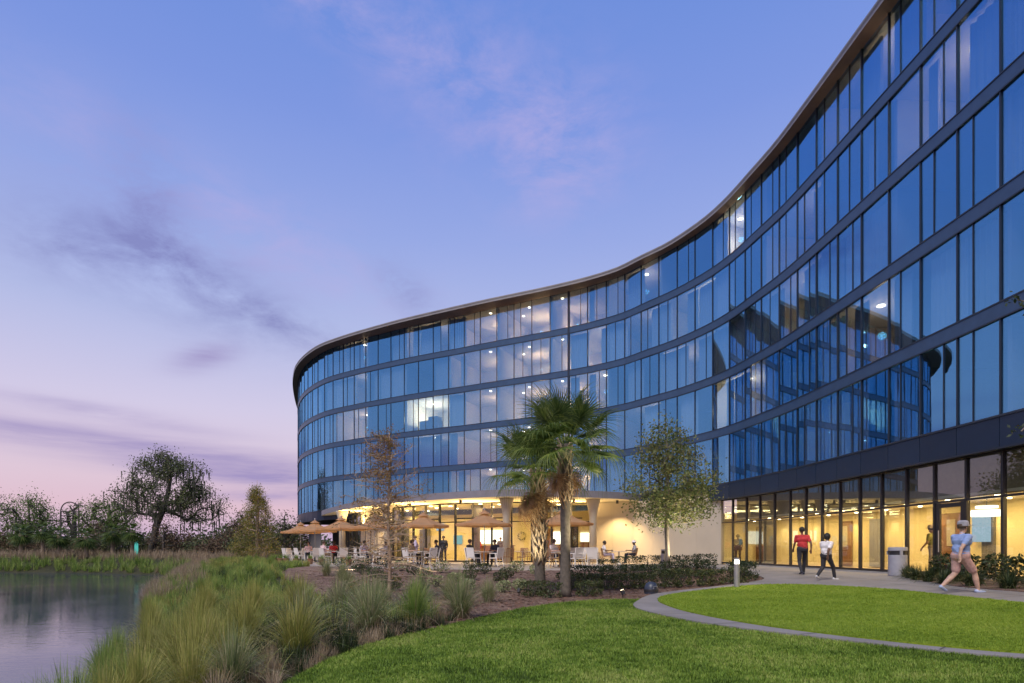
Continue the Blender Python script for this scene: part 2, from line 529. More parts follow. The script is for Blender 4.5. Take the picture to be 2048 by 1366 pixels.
class MB:
    def __init__(self):
        self.v, self.f, self.mi = [], [], []
        self.cur = 0

    def quad(self, a, b, c, d):
        n = len(self.v)
        self.v += [tuple(a), tuple(b), tuple(c), tuple(d)]
        self.f.append((n, n + 1, n + 2, n + 3))
        self.mi.append(self.cur)

    def tri(self, a, b, c):
        n = len(self.v)
        self.v += [tuple(a), tuple(b), tuple(c)]
        self.f.append((n, n + 1, n + 2))
        self.mi.append(self.cur)

    def box(self, c, s, M=None):
        n = len(self.v)
        cx, cy, cz = c
        sx, sy, sz = s[0] / 2, s[1] / 2, s[2] / 2
        for z in (-1, 1):
            for x, y in ((-1, -1), (1, -1), (1, 1), (-1, 1)):
                p = Vector((cx + x * sx, cy + y * sy, cz + z * sz))
                if M is not None:
                    p = M @ p
                self.v.append(tuple(p))
        for q in ((3, 2, 1, 0), (4, 5, 6, 7), (0, 1, 5, 4), (1, 2, 6, 5), (2, 3, 7, 6), (3, 0, 4, 7)):
            self.f.append(tuple(n + i for i in q))
            self.mi.append(self.cur)
        return self

    def tube(self, pts, rad, sides=6, caps=True):
        pts = [Vector(p) for p in pts]
        if isinstance(rad, (int, float)):
            rad = [rad] * len(pts)
        n0 = len(self.v)
        up = Vector((0.13, 0.27, 1)).normalized()
        for i, p in enumerate(pts):
            a = pts[max(0, i - 1)]
            b = pts[min(len(pts) - 1, i + 1)]
            t = (b - a)
            t = t.normalized() if t.length > 1e-9 else Vector((0, 0, 1))
            u = t.cross(up)
            if u.length < 0.05:
                u = t.cross(Vector((1, 0, 0)))
            u.normalize()
            w = t.cross(u)
            for k in range(sides):
                an = 2 * math.pi * k / sides
                self.v.append(tuple(p + (u * math.cos(an) + w * math.sin(an)) * rad[i]))
        for i in range(len(pts) - 1):
            for k in range(sides):
                a = n0 + i * sides + k
                b = n0 + i * sides + (k + 1) % sides
                self.f.append((a, a + sides, b + sides, b))
                self.mi.append(self.cur)
        if caps:
            self.f.append(tuple(n0 + k for k in range(sides)))
            self.mi.append(self.cur)
            e = n0 + (len(pts) - 1) * sides
            self.f.append(tuple(e + k for k in reversed(range(sides))))
            self.mi.append(self.cur)
        return self

    def lathe(self, prof, c=(0, 0, 0), sides=20, caps=True):
        n0 = len(self.v)
        for r, z in prof:
            for k in range(sides):
                an = 2 * math.pi * k / sides
                self.v.append((c[0] + r * math.cos(an), c[1] + r * math.sin(an), c[2] + z))
        for i in range(len(prof) - 1):
            for k in range(sides):
                a = n0 + i * sides + k
                b = n0 + i * sides + (k + 1) % sides
                self.f.append((a, b, b + sides, a + sides))
                self.mi.append(self.cur)
        if caps:
            self.f.append(tuple(n0 + k for k in reversed(range(sides))))
            self.mi.append(self.cur)
            e = n0 + (len(prof) - 1) * sides
            self.f.append(tuple(e + k for k in range(sides)))
            self.mi.append(self.cur)
        return self

    def mesh(self, name, smooth=False):
        me = bpy.data.meshes.new(name)
        me.from_pydata(self.v, [], self.f)
        if any(self.mi):
            me.polygons.foreach_set('material_index', self.mi)
        if smooth:
            me.polygons.foreach_set('use_smooth', [True] * len(me.polygons))
        me.update()
        return me

    def build(self, name, mats, parent=None, smooth=False):
        return mesh_obj(name, self.mesh(name, smooth), parent, mats)


def np_mesh(name, V, F, smooth=False):
    """V (n,3), F (m,k) with k = 3 or 4"""
    me = bpy.data.meshes.new(name)
    V = np.asarray(V, dtype=np.float32)
    F = np.asarray(F, dtype=np.int32)
    m, k = F.shape
    me.vertices.add(len(V))
    me.vertices.foreach_set('co', V.ravel())
    me.loops.add(m * k)
    me.loops.foreach_set('vertex_index', F.ravel())
    me.polygons.add(m)
    me.polygons.foreach_set('loop_start', np.arange(0, m * k, k, dtype=np.int32))
    me.polygons.foreach_set('loop_total', np.full(m, k, dtype=np.int32))
    if smooth:
        me.polygons.foreach_set('use_smooth', np.ones(m, dtype=bool))
    me.update(calc_edges=True)
    me.validate()
    return me


def catmull(P, n=8, closed=False):
    P = [np.array(p, float) for p in P]
    out = []
    N = len(P)
    rng = range(N) if closed else range(N - 1)
    for i in rng:
        p0 = P[i - 1] if (closed or i > 0) else 2 * P[0] - P[1]
        p1 = P[i]
        p2 = P[(i + 1) % N]
        p3 = P[(i + 2) % N] if (closed or i + 2 < N) else 2 * P[-1] - P[-2]
        for k in range(n):
            t = k / n
            out.append(0.5 * ((2 * p1) + (-p0 + p2) * t + (2 * p0 - 5 * p1 + 4 * p2 - p3) * t * t + (-p0 + 3 * p1 - 3 * p2 + p3) * t ** 3))
    if not closed:
        out.append(P[-1])
    return np.array(out)


class Curve:
    """plan curve sampled by arc length"""
    def __init__(self, P, n=24):
        self.p = catmull(P, n)
        d = np.linalg.norm(np.diff(self.p, axis=0), axis=1)
        self.s = np.concatenate([[0], np.cumsum(d)])
        self.L = self.s[-1]

    def at(self, s):
        return np.array([np.interp(s, self.s, self.p[:, 0]), np.interp(s, self.s, self.p[:, 1])])

    def tan(self, s):
        a, b = self.at(max(0, s - 0.3)), self.at(min(self.L, s + 0.3))
        t = b - a
        return t / np.linalg.norm(t)

    def nor(self, s):
        t = self.tan(s)
        return np.array([-t[1], t[0]])

    def off(self, s, o):
        return self.at(s) + self.nor(s) * o

    def nearest(self, q):
        ss = np.linspace(0, self.L, 2000)
        pts = np.stack([np.interp(ss, self.s, self.p[:, 0]), np.interp(ss, self.s, self.p[:, 1])], 1)
        return ss[np.argmin(((pts - np.array(q)) ** 2).sum(1))]


# ------------------------------------------------------------------ terrain
WATER_Z = -1.25
SHORE = np.array([(-5.2, -40), (-5.2, 0), (-5.4, 4), (-6.1, 7), (-7.6, 10), (-10.8, 15), (-14.0, 20), (-17.4, 26), (-20.0, 32), (-23.3, 38.5), (-26.6, 44.5), (-31, 49.5),
                  (-41, 53.5), (-55, 55), (-100, 57), (-160, 40), (-160, -60), (-20, -60)], float)


def sstep(a, b, x):
    t = np.clip((x - a) / (b - a), 0, 1)
    return t * t * (3 - 2 * t)


def shore_dist(X, Y):
    """signed distance to the shore, positive on land"""
    X = np.asarray(X, float)
    Y = np.asarray(Y, float)
    best = np.full(X.shape, 1e9)
    inside = np.zeros(X.shape, bool)
    n = len(SHORE)
    for i in range(n):
        ax, ay = SHORE[i]
        bx, by = SHORE[(i + 1) % n]
        ex, ey = bx - ax, by - ay
        t = np.clip(((X - ax) * ex + (Y - ay) * ey) / (ex * ex + ey * ey), 0, 1)
        d = np.hypot(X - ax - t * ex, Y - ay - t * ey)
        best = np.minimum(best, d)
        cond = ((ay > Y) != (by > Y))
        with np.errstate(divide='ignore', invalid='ignore'):
            xi = ax + (Y - ay) / (by - ay if by != ay else 1e-9) * ex
        inside ^= cond & (X < xi)
    return np.where(inside, -best, best)


def H(X, Y):
    X = np.asarray(X, float)
    Y = np.asarray(Y, float)
    s = 1 - sstep(5, 13.2, X)
    a = -0.36 * s - 0.022 * np.clip(2 - X, 0, 6)
    t = sstep(17, 29, Y)
    base = a * (1 - t) - 0.03 + 0.012 * np.clip(Y - 48, 0, 120)
    d = shore_dist(X, Y)
    w = sstep(-1.5, 4.6, d)
    bump = 0.05 * np.sin(X * 0.9 + Y * 0.37) * np.sin(Y * 0.61 - X * 0.23) * sstep(1, 3, d) * (X < -3)
    return -1.9 + (base + 1.9) * w + bump + np.clip(d, -6, 0) * 0.12


def h1(x, y):
    return float(H(np.array([x]), np.array([y]))[0])


def axis(segs):
    out = []
    for a, b, st in segs:
        out += list(np.arange(a, b, st))
    out.append(segs[-1][1])
    return np.array(out)


gx = axis([(-900, -200, 100), (-200, -60, 10), (-60, -24, 1.5), (-24, 18, 0.5), (18, 60, 6), (60, 200, 20), (200, 900, 100)])
gy = axis([(-300, -60, 60), (-60, -4, 4), (-4, 58, 0.5), (58, 110, 4), (110, 300, 20), (300, 1500, 150)])
GX, GY = np.meshgrid(gx, gy)
GZ = H(GX, GY) - 0.05
V = np.stack([GX.ravel(), GY.ravel(), GZ.ravel()], 1)
nx_, ny_ = len(gx), len(gy)
ii, jj = np.meshgrid(np.arange(nx_ - 1), np.arange(ny_ - 1))
q = (jj * nx_ + ii).ravel()
Fq = np.stack([q, q + 1, q + 1 + nx_, q + nx_], 1)
tag(mesh_obj('ground', np_mesh('ground', V, Fq, True), None, 'ground'), kind='structure')

wb = MB()
wb.quad((-160, -60, WATER_Z), (-2, -60, WATER_Z), (-2, 62, WATER_Z), (-160, 62, WATER_Z))
tag(wb.build('water', 'water'), kind='structure')


def poly_inside(P, X, Y):
    P = np.asarray(P)
    ins = np.zeros(np.shape(X), bool)
    n = len(P)
    for i in range(n):
        ax, ay = P[i]
        bx, by = P[(i + 1) % n]
        c = ((ay > Y) != (by > Y))
        xi = ax + (Y - ay) / ((by - ay) if by != ay else 1e-9) * (bx - ax)
        ins ^= c & (X < xi)
    return ins


def sheet(name, P, off, mat, step=0.5, skirt=0.0, flat=None, kind='structure', parent=None):
    """polygon draped on the terrain"""
    P = np.asarray(P)
    # resample edges
    E = []
    n = len(P)
    for i in range(n):
        a, b = P[i], P[(i + 1) % n]
        k = max(1, int(np.linalg.norm(b - a) / step))
        for j in range(k):
            E.append(a + (b - a) * j / k)
    E = np.array(E)
    x0, y0 = E.min(0)
    x1, y1 = E.max(0)
    xs = np.arange(x0 + step / 2, x1, step)
    ys = np.arange(y0 + step / 2, y1, step)
    XX, YY = np.meshgrid(xs, ys)
    XX, YY = XX.ravel(), YY.ravel()
    ins = poly_inside(E, XX, YY)
    XX, YY = XX[ins], YY[ins]
    if len(XX):
        dm = np.full(len(XX), 1e9)
        for e in E:
            dm = np.minimum(dm, np.hypot(XX - e[0], YY - e[1]))
        XX, YY = XX[dm > step * 0.45], YY[dm > step * 0.45]
    vin = [Vector((float(a), float(b))) for a, b in E] + [Vector((float(a), float(b))) for a, b in zip(XX, YY)]
    ne = len(E)
    res = delaunay_2d_cdt(vin, [(i, (i + 1) % ne) for i in range(ne)], [], 1, 1e-5)
    vv = np.array([(a.x, a.y) for a in res[0]])
    z = (H(vv[:, 0], vv[:, 1]) if flat is None else np.full(len(vv), flat)) + off
    verts = [(float(a), float(b), float(c)) for (a, b), c in zip(vv, z)]
    faces = [tuple(f) for f in res[2]]
    # face up
    fixed = []
    for f in faces:
        a, b, c = (vv[i] for i in f[:3])
        if (b[0] - a[0]) * (c[1] - a[1]) - (b[1] - a[1]) * (c[0] - a[0]) < 0:
            f = tuple(reversed(f))
        fixed.append(f)
    if skirt > 0:
        k0 = len(verts)
        for a, b in E:
            zz = (h1(a, b) if flat is None else flat) + off
            verts += [(float(a), float(b), zz), (float(a), float(b), zz - skirt)]
        for i in range(ne):
            j = (i + 1) % ne
            fixed.append((k0 + 2 * i, k0 + 2 * i + 1, k0 + 2 * j + 1, k0 + 2 * j))
    me = bpy.data.meshes.new(name)
    me.from_pydata(verts, [], fixed)
    me.polygons.foreach_set('use_smooth', [True] * len(me.polygons))
    me.update()
    o = mesh_obj(name, me, parent, mat)
    if kind and parent is None:
        tag(o, kind=kind)
    return o


# plan outlines (metres, seen from above)
LAWN_EDGE = catmull([(-3.4, 2), (-2.9, 5), (-2.65, 6.6), (-2.3, 8.2), (-1.4, 10.2), (-0.15, 12.8), (0.9, 14.3), (2.2, 15.2), (3.3, 15.35)], 6)
RING_OUT = catmull([(3.3, 15.35), (2.75, 13.6), (2.75, 12.2), (3.28, 10.35), (4.32, 8.72), (5.82, 6.98), (7.5, 5.95), (9.4, 5.3)], 6)
LAWN = np.concatenate([LAWN_EDGE, RING_OUT[1:], [(9.4, -6), (-4.2, -6)]])
OVAL = catmull([(3.62, 14.9), (3.45, 13.4), (3.55, 11.8), (4.05, 10.0), (4.9, 8.5), (6.1, 7.1), (7.6, 6.3), (9.0, 6.6), (9.75, 8.3), (9.75, 11.0), (9.7, 13.0), (9.65, 15.5), (9.0, 17.9), (8.0, 18.9), (6.8, 18.7), (5.6, 17.9), (4.3, 16.4)], 6, True)
BED_EDGE = catmull([(3.3, 15.35), (4.0, 16.9), (5.4, 18.5), (7.2, 19.7), (8.5, 20.6), (9.1, 21.8), (9.5, 24.5), (9.4, 28.5), (9.0, 31.0)], 6)
PLAZA = np.concatenate([BED_EDGE[::-1], RING_OUT[1:], [(9.4, 3), (14.6, 3), (14.2, 12), (13.9, 17), (13.6, 22), (13.3, 27), (12.9, 31.5), (12.3, 35.2), (11.0, 34.6)]])
PATIO = np.concatenate([catmull([(-19.0, 45), (-15.5, 38.8), (-12.5, 34.8), (-8, 31), (-3, 27.7), (2, 26.8), (6, 28.2), (9.0, 31.0)], 6), [(11.0, 34.6), (12.3, 35.2), (8.6, 41.2), (5.3, 42.2), (-4, 43), (-12, 51), (-18, 61), (-22, 70), (-24, 66), (-22, 54)]])
MULCH = np.concatenate([LAWN_EDGE[24:], BED_EDGE[1:], catmull([(9.0, 31.0), (6, 28.2), (2, 26.8), (-3, 27.7), (-8, 31), (-10.5, 31.0), (-10.0, 26), (-6.5, 19), (-3.9, 14.5), (-1.4, 10.2)], 6)[1:-1]])
STORE_BED = catmull([(13.1, 20.0), (12.5, 18.6), (11.6, 16.4), (11.25, 14.8), (11.35, 12.5), (11.7, 9), (12, 5.5), (14.4, 5.5), (14.1, 12), (13.85, 17), (13.6, 20.2)], 5, True)

sheet('lawn', LAWN, 0.0, 'lawn', 0.5)
sheet('mulch_bed', MULCH, 0.004, 'mulch', 0.6)
sheet('path', PLAZA, 0.03, 'concrete', 0.5, 0.12)
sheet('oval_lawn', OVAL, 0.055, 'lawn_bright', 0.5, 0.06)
sheet('patio', PATIO, 0.015, 'patio_paver', 0.8, 0.15)
sheet('store_bed', STORE_BED, 0.05, 'mulch', 0.5, 0.05)

# score joints across the narrow path: recessed dark strips
JO = [((2.85, 11.6), (3.62, 11.75)), ((2.78, 13.9), (3.55, 13.85)), ((4.25, 8.85), (4.68, 9.05)), ((5.35, 7.5), (5.72, 7.85)), ((3.75, 16.4), (4.4, 16.2)), ((3.3, 10.05), (4.0, 10.3)), ((5.6, 18.7), (5.9, 18.1))]
JO += [((10.0, y), (11.2, y + 0.05)) for y in (10.5, 12.5, 14.5)] + [((9.9, 16.5), (11.7, 16.6)), ((9.4, 18.5), (12.5, 18.6)), ((8.6, 20.5), (13.2, 20.5)), ((9.3, 22.5), (13.2, 22.5)), ((9.5, 24.5), (13.1, 24.5)), ((9.55, 26.5), (13.0, 26.5)), ((9.5, 28.5), (12.9, 28.5))] + [((11.2, 17.2), (11.2, 29)), ((10.7, 11), (10.7, 17.0))]
for (a, b) in JO:
    jb = MB()
    a, b = np.array(a), np.array(b)
    nk = max(1, int(np.linalg.norm(b - a) / 0.4))
    t = (b - a) / np.linalg.norm(b - a)
    nn = np.array([-t[1], t[0]]) * 0.010
    for q_ in range(nk):
        c0, c1 = a + (b - a) * q_ / nk, a + (b - a) * (q_ + 1) / nk
        ps = [c0 + nn, c0 - nn, c1 - nn, c1 + nn]
        jb.quad(*[(p[0], p[1], h1(*p) + 0.036) for p in ps])
    jb.build('joint', 'joint_dark', bpy.data.objects['path'])


# ------------------------------------------------------------------ hotel building
HOTEL = empty('hotel_building', (12.0, 36.0, 0), 0, 'long curved hotel block with five storeys of blue glass above a lit ground floor', 'building')
HOFF = Vector((12.0, 36.0, 0))


def hp(o):
    """parent a world-space mesh to the building empty"""
    o.parent = HOTEL
    o.matrix_parent_inverse = Matrix.Translation(-HOFF)
    return o


WALL = Curve([(14.35, 2), (14.1, 9), (13.80, 16.4), (13.70, 18.7), (13.62, 20.2), (13.50, 22.4), (13.42, 24), (13.32, 25.8), (13.12, 28.7), (12.75, 31.2), (12.4, 33.3), (11.95, 35.0), (11.3, 36.6),
              (10.3, 38.5), (9.1, 40.2), (7.5, 42.4), (4.24, 44.85), (-1.4, 47.9), (-3.9, 49.3), (-7.5, 51.2), (-10.3, 52.8), (-14.8, 55.7), (-18.3, 58.5), (-21.7, 63), (-24.1, 67.8), (-26.0, 73), (-28.2, 80), (-30.4, 88)])
FZ, STO = 4.66, 3.2
LV = [FZ + STO * i for i in range(5)]
SOFFIT = 20.15
BAND = 0.46
GH = [STO - BAND] * 4 + [SOFFIT - LV[4]]
W = 1.55
s_anchor = WALL.nearest((4.24, 44.85))
n0 = int(s_anchor / W)
NODE = [s_anchor + (i - n0) * W for i in range(0, int((WALL.L - s_anchor) / W) + n0)]
NODE = [s for s in NODE if 0 <= s <= WALL.L]
NN = len(NODE)
NP = [WALL.at(s) for s in NODE]


def px(p):
    """where a plan point lies along the picture's width, only used to choose which room is lit"""
    return 1024 + 1200 * p[0] / max(p[1], 0.1)


def strip(mb, curve, s0, s1, o0, o1, z0, z1, step=0.775, bottom=True, top=True, front=True, back=False):
    ss = np.arange(s0, s1 + 1e-6, step)
    for a, b in zip(ss[:-1], ss[1:]):
        A0, B0 = curve.off(a, o0), curve.off(b, o0)
        A1, B1 = curve.off(a, o1), curve.off(b, o1)
        P = lambda q, z: (q[0], q[1], z)
        if front:
            mb.quad(P(B1, z0), P(A1, z0), P(A1, z1), P(B1, z1))
        if back:
            mb.quad(P(A0, z0), P(B0, z0), P(B0, z1), P(A0, z1))
        if top:
            mb.quad(P(A1, z1), P(A0, z1), P(B0, z1), P(B1, z1))
        if bottom:
            mb.quad(P(A1, z0), P(B1, z0), P(B0, z0), P(A0, z0))


s_lo, s_hi = NODE[0], NODE[-1]
# slab bands, one per storey line, with thin edge lips
for r in range(1, 5):
    b = MB()
    strip(b, WALL, s_lo, s_hi, -0.10, 0.045, LV[r] - BAND, LV[r] - 0.004)
    o = hp(b.build('slab_band', 'slab_metal'))
    for zz in (LV[r] - BAND - 0.02, LV[r] - 0.025):
        lb = MB()
        strip(lb, WALL, s_lo, s_hi, 0.0, 0.065, zz, zz + 0.04)
        l = lb.build('edge_trim', 'mullion')
        l.parent = o

# fascia under the lowest glass: separate panels
FBOT = FZ - 0.91
i = 0
nf = 0
while i + 1 < NN:
    j = min(i + 1, NN - 1)
    a, c = NODE[i], NODE[j]
    A, C_ = WALL.at(a), WALL.at(c)
    b = MB()
    ang = math.atan2(C_[1] - A[1], C_[0] - A[0])
    Lk = float(np.linalg.norm(C_ - A)) - 0.02
    me_ = b.box((0, 0, 0), (Lk, 0.10, 0.86)).mesh('fascia_panel')
    o = mesh_obj('fascia_panel', me_, None, 'fascia')
    mid = (A + C_) / 2
    o.location = (mid[0], mid[1], FZ - 0.47)
    o.rotation_euler = (0, 0, ang)
    hp(o)
    i = j
b = MB()
strip(b, WALL, s_lo, s_hi, -0.25, -0.045, FBOT + 0.04, FZ - 0.05)
hp(b.build('fascia_backing', 'dark_trim'))
for zz in (FBOT - 0.03, FZ - 0.035):
    b = MB()
    strip(b, WALL, s_lo, s_hi, -0.1, 0.085, zz, zz + 0.06)
    hp(b.build('edge_trim', 'mullion'))

# glass panes
pane_me = MB().box((0, 0, 0), (1, 1, 1)).mesh('glass_pane')
pane_me.materials.append(MATS['glass_upper'])
small_me = MB().box((0, 0, 0), (1, 1, 1)).mesh('mullion')
small_me.materials.append(MATS['mullion'])
panes, subs = [], []
prn = random.Random(21)
for r in range(5):
    for i in range(NN - 1):
        A, B = NP[i], NP[i + 1]
        k = prn.random()
        cuts = []
        if k < 0.22:
            cuts = [0.36]
        elif k < 0.44:
            cuts = [0.62]
        elif k < 0.54:
            cuts = [0.5]
        ed = [0.0] + cuts + [1.0]
        for u0, u1 in zip(ed[:-1], ed[1:]):
            P, Q = A + (B - A) * u0, A + (B - A) * u1
            panes.append((r, i, P, Q))
        for u in cuts:
            subs.append((r, i, A + (B - A) * u, math.atan2(B[1] - A[1], B[0] - A[0])))


def vis(p):
    x = px(p)
    return p[1] > 14.5 and 560 < x < 2140 and p[1] < 68.5


def place_pane(o, r, P, Q):
    d = Q - P
    mid = (P + Q) / 2
    Lk = float(np.linalg.norm(d))
    o.location = (mid[0], mid[1], LV[r] + GH[r] / 2)
    o.rotation_euler = (R(prn.gauss(0, 0.10)), 0, math.atan2(d[1], d[0]) + R(prn.gauss(0, 0.16)) - (R(1.0) if mid[1] < 27 else 0))
    o.scale = (Lk - 0.012, 0.016, GH[r] - 0.02)


panes.sort(key=lambda t: (0 if vis((t[2] + t[3]) / 2) else 1, (t[2] + t[3])[1] / np.linalg.norm(t[3] - t[2])))
rest = MB()
for n, (r, i, P, Q) in enumerate(panes):
    if n < 290 and vis((P + Q) / 2):
        o = bpy.data.objects.new('glass_pane', pane_me)
        COL.objects.link(o)
        place_pane(o, r, P, Q)
        hp(o)
    else:
        d = Q - P
        mid = (P + Q) / 2
        Mx = Matrix.Translation((mid[0], mid[1], LV[r] + GH[r] / 2)) @ Matrix.Rotation(math.atan2(d[1], d[0]) + R(prn.gauss(0, 0.15)), 4, 'Z')
        rest.box((0, 0, 0), (float(np.linalg.norm(d)) - 0.012, 0.016, GH[r] - 0.02), Mx)
tag(hp(rest.build('distant_glazing', 'glass_upper')), kind='stuff')

# mullions: full-height ones at each module, thin ones inside a storey
for i in range(NN):
    A = NP[i]
    t = WALL.tan(NODE[i])
    o = bpy.data.objects.new('mullion', small_me)
    COL.objects.link(o)
    strong = abs(NODE[i] - s_anchor) < 0.1
    o.location = (A[0], A[1], (FZ + SOFFIT) / 2)
    o.rotation_euler = (0, 0, math.atan2(t[1], t[0]))
    o.scale = (0.14 if strong else 0.045, 0.16 if strong else 0.085, SOFFIT - FZ - 0.02)
    hp(o)
restm = MB()
for n, (r, i, P, an) in enumerate(subs):
    if vis(P):
        o = bpy.data.objects.new('mullion', small_me)
        COL.objects.link(o)
        o.location = (P[0], P[1], LV[r] + GH[r] / 2)
        o.rotation_euler = (0, 0, an)
        o.scale = (0.03, 0.05, GH[r] - 0.02)
        hp(o)

# roof: overhanging slab with brown soffit and pale edge
def overhang(s):
    y = WALL.at(s)
    return float(np.interp(s, [0, WALL.nearest((13.1, 28.7)), WALL.nearest((10.3, 38.5)), WALL.nearest((4.24, 44.9)), WALL.nearest((-3.9, 49.3)), WALL.nearest((-14.8, 55.7)), WALL.nearest((-21.7, 63)), WALL.nearest((-24, 68)), WALL.L],
                           [0.6, 0.5, 0.5, 1.0, 1.25, 1.05, 0.75, 0.6, 0.55]))


rb, sb = MB(), MB()
ss = np.arange(s_lo, s_hi + 1e-6, 0.775)
for a, c in zip(ss[:-1], ss[1:]):
    oa, oc = overhang(a), overhang(c)
    A0, C0 = WALL.off(a, -6.5), WALL.off(c, -6.5)
    Am, Cm = WALL.off(a, -0.15), WALL.off(c, -0.15)
    A1, C1 = WALL.off(a, oa), WALL.off(c, oc)
    P = lambda q, z: (q[0], q[1], z)
    zt = SOFFIT + 0.24
    rb.quad(P(C1, SOFFIT + 0.0), P(A1, SOFFIT + 0.0), P(A1, zt), P(C1, zt))
    rb.quad(P(A1, zt), P(A0, zt + 0.15), P(C0, zt + 0.15), P(C1, zt))
    A2, C2 = WALL.off(a, oa - 0.06), WALL.off(c, oc - 0.06)
    sb.quad(P(A1, SOFFIT), P(C1, SOFFIT), P(Cm, SOFFIT), P(Am, SOFFIT))
roof = hp(rb.build('roof', 'roof_edge'))
so = sb.build('soffit', 'soffit_brown')
so.parent = roof
tb = MB()
for a, c in zip(ss[:-1], ss[1:]):
    A1, C1 = WALL.off(a, overhang(a) + 0.03), WALL.off(c, overhang(c) + 0.03)
    P = lambda q, z: (q[0], q[1], z)
    tb.quad(P(C1, SOFFIT + 0.17), P(A1, SOFFIT + 0.17), P(A1, SOFFIT + 0.27), P(C1, SOFFIT + 0.27))
dr = tb.build('drip_edge', 'roof_edge')
dr.parent = roof

# storey interiors: floors, ceilings, back walls, party walls
for r in range(5):
    fb = MB()
    strip(fb, WALL, s_lo, s_hi, -6.2, -0.12, LV[r] - 0.30, LV[r] - 0.01, 1.55)
    hp(fb.build('floor_slab', 'carpet'))
    cb = MB()
    strip(cb, WALL, s_lo, s_hi, -6.2, -0.14, LV[r] + GH[r] + 0.02, LV[r] + GH[r] + 0.10, 1.55)
    hp(cb.build('room_ceiling', 'room_ceiling'))
    bb = MB()
    strip(bb, WALL, s_lo, s_hi, -6.3, -5.4, LV[r], LV[r] + GH[r] + 0.05, 1.55, False, False)
    hp(bb.build('back_wall', 'room_wall'))
party = MB().box((0, 0, 0), (0.14, 5.2, 1)).mesh('party_wall')
party.materials.append(MATS['room_wall'])
for i in range(0, NN, 3):
    if not (560 < px(NP[i]) < 2400 and NP[i][1] > 8):
        continue
    t = WALL.tan(NODE[i])
    for r in range(5):
        c = WALL.off(NODE[i], -2.85)
        o = bpy.data.objects.new('party_wall', party)
        COL.objects.link(o)
        o.location = (c[0], c[1], LV[r] + GH[r] / 2)
        o.rotation_euler = (0, 0, math.atan2(t[1], t[0]))
        o.scale = (1, 1, GH[r])
        hp(o)

# curtains
def curtain_mesh(name, seed, folds=9):
    rr = random.Random(seed)
    v, f = [], []
    n = folds * 6
    ph = rr.random() * 6
    for k in range(n + 1):
        u = k / n
        y = 0.05 * math.sin(u * folds * 2 * math.pi + ph + 0.8 * math.sin(u * 7 + ph)) + 0.018 * math.sin(u * folds * 5 + ph)
        v += [(u - 0.5, y, -0.5), (u - 0.5 + 0.002 * math.sin(k), y * 0.8, 0.5)]
    for k in range(n):
        f.append((2 * k, 2 * k + 2, 2 * k + 3, 2 * k + 1))
    me = bpy.data.meshes.new(name)
    me.from_pydata(v, [], f)
    me.polygons.foreach_set('use_smooth', [True] * len(f))
    me.materials.append(MATS['curtain'])
    return me


CURT = [curtain_mesh('curtain', k, 6 + k) for k in range(4)]
LIT = [  # storey, from, to (along the picture), kind
    (0, 922, 1140, 'lobby'), (1, 922, 1140, 'lobby'), (2, 922, 1140, 'lobby'), (3, 922, 1140, 'lobby'), (4, 922, 1140, 'lobby'),
    (2, 795, 900, 'white'), (2, 660, 742, 'warm'), (0, 700, 728, 'yellow'), (3, 1368, 1442, 'sheer'), (4, 1420, 1472, 'sheer'), (2, 1400, 1470, 'sheer'),
    (2, 1335, 1368, 'dim'), (4, 832, 852, 'dim'), (3, 1185, 1215, 'dim'), (1, 1440, 1475, 'sheer'), (3, 1840, 1925, 'dim'), (2, 1915, 1950, 'dim'), (4, 1905, 1990, 'dim'), (1, 1690, 1740, 'dim'),
    (3, 1285, 1335, 'dim'), (4, 1245, 1290, 'dim'), (2, 1175, 1225, 'dim'), (1, 1280, 1330, 'dim'), (3, 700, 740, 'dim'), (1, 835, 880, 'dim'), (4, 690, 722, 'dim'), (3, 1590, 1640, 'dim'), (2, 1545, 1600, 'dim'), (4, 1740, 1780, 'dim')]


def lit_kind(r, p):
    x = px(p)
    for q, a, b_, k in LIT:
        if q == r and a <= x <= b_ and p[1] < 69:
            return k
    return None


crn = random.Random(5)
for r in range(5):
    for i in range(NN - 1):
        A, B = NP[i], NP[i + 1]
        mid = (A + B) / 2
        if not (565 < px(mid) < 2200 and mid[1] > 13 and mid[1] < 69):
            continue
        k = lit_kind(r, mid)
        p_draw = {None: 0.62, 'lobby': 0.0, 'white': 0.0, 'yellow': 0.3, 'warm': 0.15, 'sheer': 1.0, 'dim': 0.75}[k]
        if px(mid) < 700 and k is None:
            p_draw = 0.9
        if crn.random() > p_draw:
            continue
        wf = 1.0 if crn.random() < 0.6 else crn.uniform(0.25, 0.6)
        side = crn.choice((-1, 1))
        c = (NODE[i] + NODE[i + 1]) / 2 + side * (1 - wf) * W / 2
        q_ = WALL.off(c, -0.30 - 0.05 * crn.random())
        t = WALL.tan(c)
        o = bpy.data.objects.new('curtain', crn.choice(CURT))
        COL.objects.link(o)
        o.location = (q_[0], q_[1], LV[r] + GH[r] / 2 - 0.03)
        o.rotation_euler = (0, 0, math.atan2(t[1], t[0]))
        o.scale = (wf * W * 0.99, 1, GH[r] - 0.08)
        hp(o)


def lamp(name, loc, kind, energy, color, size=0.1, rot=None, spot=None, parent=None, size_y=None):
    d = bpy.data.lights.new(name, kind)
    d.energy = energy
    d.color = color
    if kind == 'POINT':
        d.shadow_soft_size = size
    elif kind == 'SPOT':
        d.shadow_soft_size = size
        d.spot_size = R(spot or 60)
        d.spot_blend = 0.8
    elif kind == 'AREA':
        d.size = size
        if size_y:
            d.shape = 'RECTANGLE'
            d.size_y = size_y
    o = bpy.data.objects.new(name, d)
    COL.objects.link(o)
    o.location = loc
    if rot:
        o.rotation_euler = rot
    if parent is not None:
        if parent is HOTEL:
            hp(o)
        else:
            o.parent = parent
    return o


